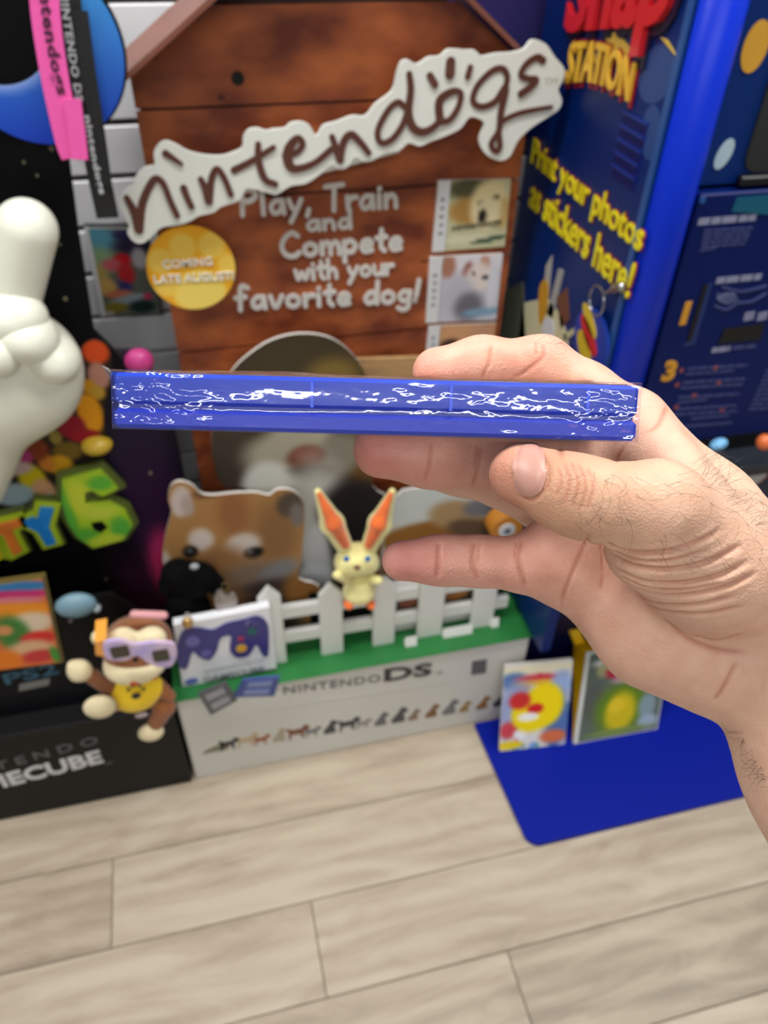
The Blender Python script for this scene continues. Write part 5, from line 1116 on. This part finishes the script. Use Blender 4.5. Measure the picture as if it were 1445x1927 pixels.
tone = tone*(1-0.42*CRS[:, None])+np.array((168, 96, 76.))*0.42*CRS[:, None]  # fold shade painted in as darker, redder colour along the creases
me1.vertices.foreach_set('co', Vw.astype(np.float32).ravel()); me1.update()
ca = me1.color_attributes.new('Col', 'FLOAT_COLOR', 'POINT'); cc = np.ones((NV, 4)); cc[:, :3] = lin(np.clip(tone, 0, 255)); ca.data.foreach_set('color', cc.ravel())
M_skin = bpy.data.materials.new('skin'); M_skin.use_nodes = True; nt = M_skin.node_tree; nn = nt.nodes; LK = nt.links; b = nn['Principled BSDF']
vc = nn.new('ShaderNodeVertexColor'); vc.layer_name = 'Col'; tc = nn.new('ShaderNodeTexCoord')
n1 = nn.new('ShaderNodeTexNoise'); n1.inputs['Scale'].default_value = 160; n1.inputs['Detail'].default_value = 4; LK.new(tc.outputs['Object'], n1.inputs['Vector'])
hsv = nn.new('ShaderNodeMix'); hsv.data_type = 'RGBA'; hsv.blend_type = 'MULTIPLY'; hsv.inputs[0].default_value = 0.5
cr = nn.new('ShaderNodeValToRGB'); cr.color_ramp.elements[0].position = 0.3; cr.color_ramp.elements[0].color = (0.82, 0.70, 0.66, 1); cr.color_ramp.elements[1].position = 0.65; cr.color_ramp.elements[1].color = (1, 1, 1, 1)
LK.new(n1.outputs['Fac'], cr.inputs[0]); LK.new(vc.outputs['Color'], hsv.inputs[6]); LK.new(cr.outputs[0], hsv.inputs[7]); LK.new(hsv.outputs[2], b.inputs['Base Color'])
b.inputs['Roughness'].default_value = 0.48; b.inputs['Specular IOR Level'].default_value = 0.4
b.inputs['Subsurface Weight'].default_value = 0.12; b.inputs['Subsurface Radius'].default_value = (0.004, 0.0015, 0.0008); b.inputs['Subsurface Scale'].default_value = 1.0
vo = nn.new('ShaderNodeTexVoronoi'); vo.inputs['Scale'].default_value = 1300; LK.new(tc.outputs['Object'], vo.inputs['Vector'])
n2 = nn.new('ShaderNodeTexNoise'); n2.inputs['Scale'].default_value = 420; n2.inputs['Detail'].default_value = 4; LK.new(tc.outputs['Object'], n2.inputs['Vector'])
ad = nn.new('ShaderNodeMath'); LK.new(vo.outputs['Distance'], ad.inputs[0]); LK.new(n2.outputs['Fac'], ad.inputs[1])
bu = nn.new('ShaderNodeBump'); bu.inputs['Strength'].default_value = 0.22; bu.inputs['Distance'].default_value = 0.0006; LK.new(ad.outputs[0], bu.inputs['Height']); LK.new(bu.outputs[0], b.inputs['Normal'])
ps = thing('person', 'bare right hand and forearm gripping the sealed blue case', 'person', tuple(c2w(hp(1700, 1720, .228))))
me1.materials.clear(); hand = link('hand_and_forearm', me1, M_skin, ps, True)
# thumbnail: a domed plate set on the thumb
GN = 22; V, Fc = [], []; ok = True
for j in range(GN+1):
    for i in range(GN+1):
        u, v = -1+2*i/GN, -1+2*j/GN
        ex, ey = u*math.sqrt(1-0.46*v*v), v*math.sqrt(1-0.40*u*u)          # rounded square
        x = 995+ex*31+ey*-3+ (4 if ey > 0 else 0); y = 884+ey*51-ex*2
        s, n_ = onhand(x, y)
        if s is None: s, n_ = onhand(995, 890)
        r = max(abs(ex), abs(ey)); lift = 0.0007*(1-min(1, (ex*ex+ey*ey))**3)+0.00012
        if ex < -0.75: lift += 0.0005*(-ex-0.75)*4
        V.append(c2w(s+n_*lift))
for j in range(GN):
    for i in range(GN): a = j*(GN+1)+i; Fc.append((a, a+GN+1, a+GN+2, a+1))
M_nail = mat('nail', (190, 142, 128), 0.34, spec=0.35, var=0.05, scale=90)
nail = mesh('thumbnail', V, Fc, M_nail, ps, True); fix_normals(nail.data); nail['label'] = 'glossy pink thumbnail'
# dark hairs on thumb, hand edge and forearm
V, Fc = [], []
def hair(x, y, ang, ln, out, curl):
    s, n_ = onhand(x, y)
    if s is None: return
    d = np.array([math.cos(ang), -math.sin(ang), 0.0]); d -= n_*(d@n_); d /= max(np.linalg.norm(d), 1e-6); sd_ = np.cross(n_, d)
    P = np.array([s+d*ln*t+n_*(out*math.sin(t*2.4)*ln)+sd_*curl*ln*t*t for t in np.linspace(0, 1, 7)])
    v, f = tube_vf(c2w(P), np.linspace(0.000042, 0.000015, 7), 3, base=len(V)); V.extend(v); Fc.extend(f)
for _ in range(34): hair(random.uniform(1060, 1200), random.uniform(885, 985), random.uniform(0.6, 2.6), random.uniform(.004, .009), 0.25, random.uniform(-1.2, 1.2))
for _ in range(60): hair(random.uniform(1240, 1445), random.uniform(880, 1090), random.uniform(-0.6, 1.4), random.uniform(.004, .009), 0.22, random.uniform(-1.0, 1.0))
for _ in range(50):
    t = random.uniform(0, 1); hair(1325+120*t-random.uniform(2, 26), 868+112*t+random.uniform(-4, 22), random.uniform(-1.1, 0.3), random.uniform(.004, .010), 0.6, random.uniform(-1.0, 1.0))
for _ in range(36):
    t = random.uniform(0, 1); hair(1375+66*t+random.uniform(4, 20), 1372+112*t+random.uniform(-6, 6), random.uniform(2.0, 3.6), random.uniform(.003, .007), 0.4, random.uniform(-1.0, 1.0))
for _ in range(8): hair(random.uniform(1010, 1060), random.uniform(642, 650), random.uniform(-0.5, 0.5), .004, 0.5, random.uniform(-1.0, 1.0))
hr = mesh('arm_hair', V, Fc, mat('dark_hair', (52, 38, 32), 0.5), ps); hr['kind'] = 'stuff'; hr['label'] = 'fine dark hairs'
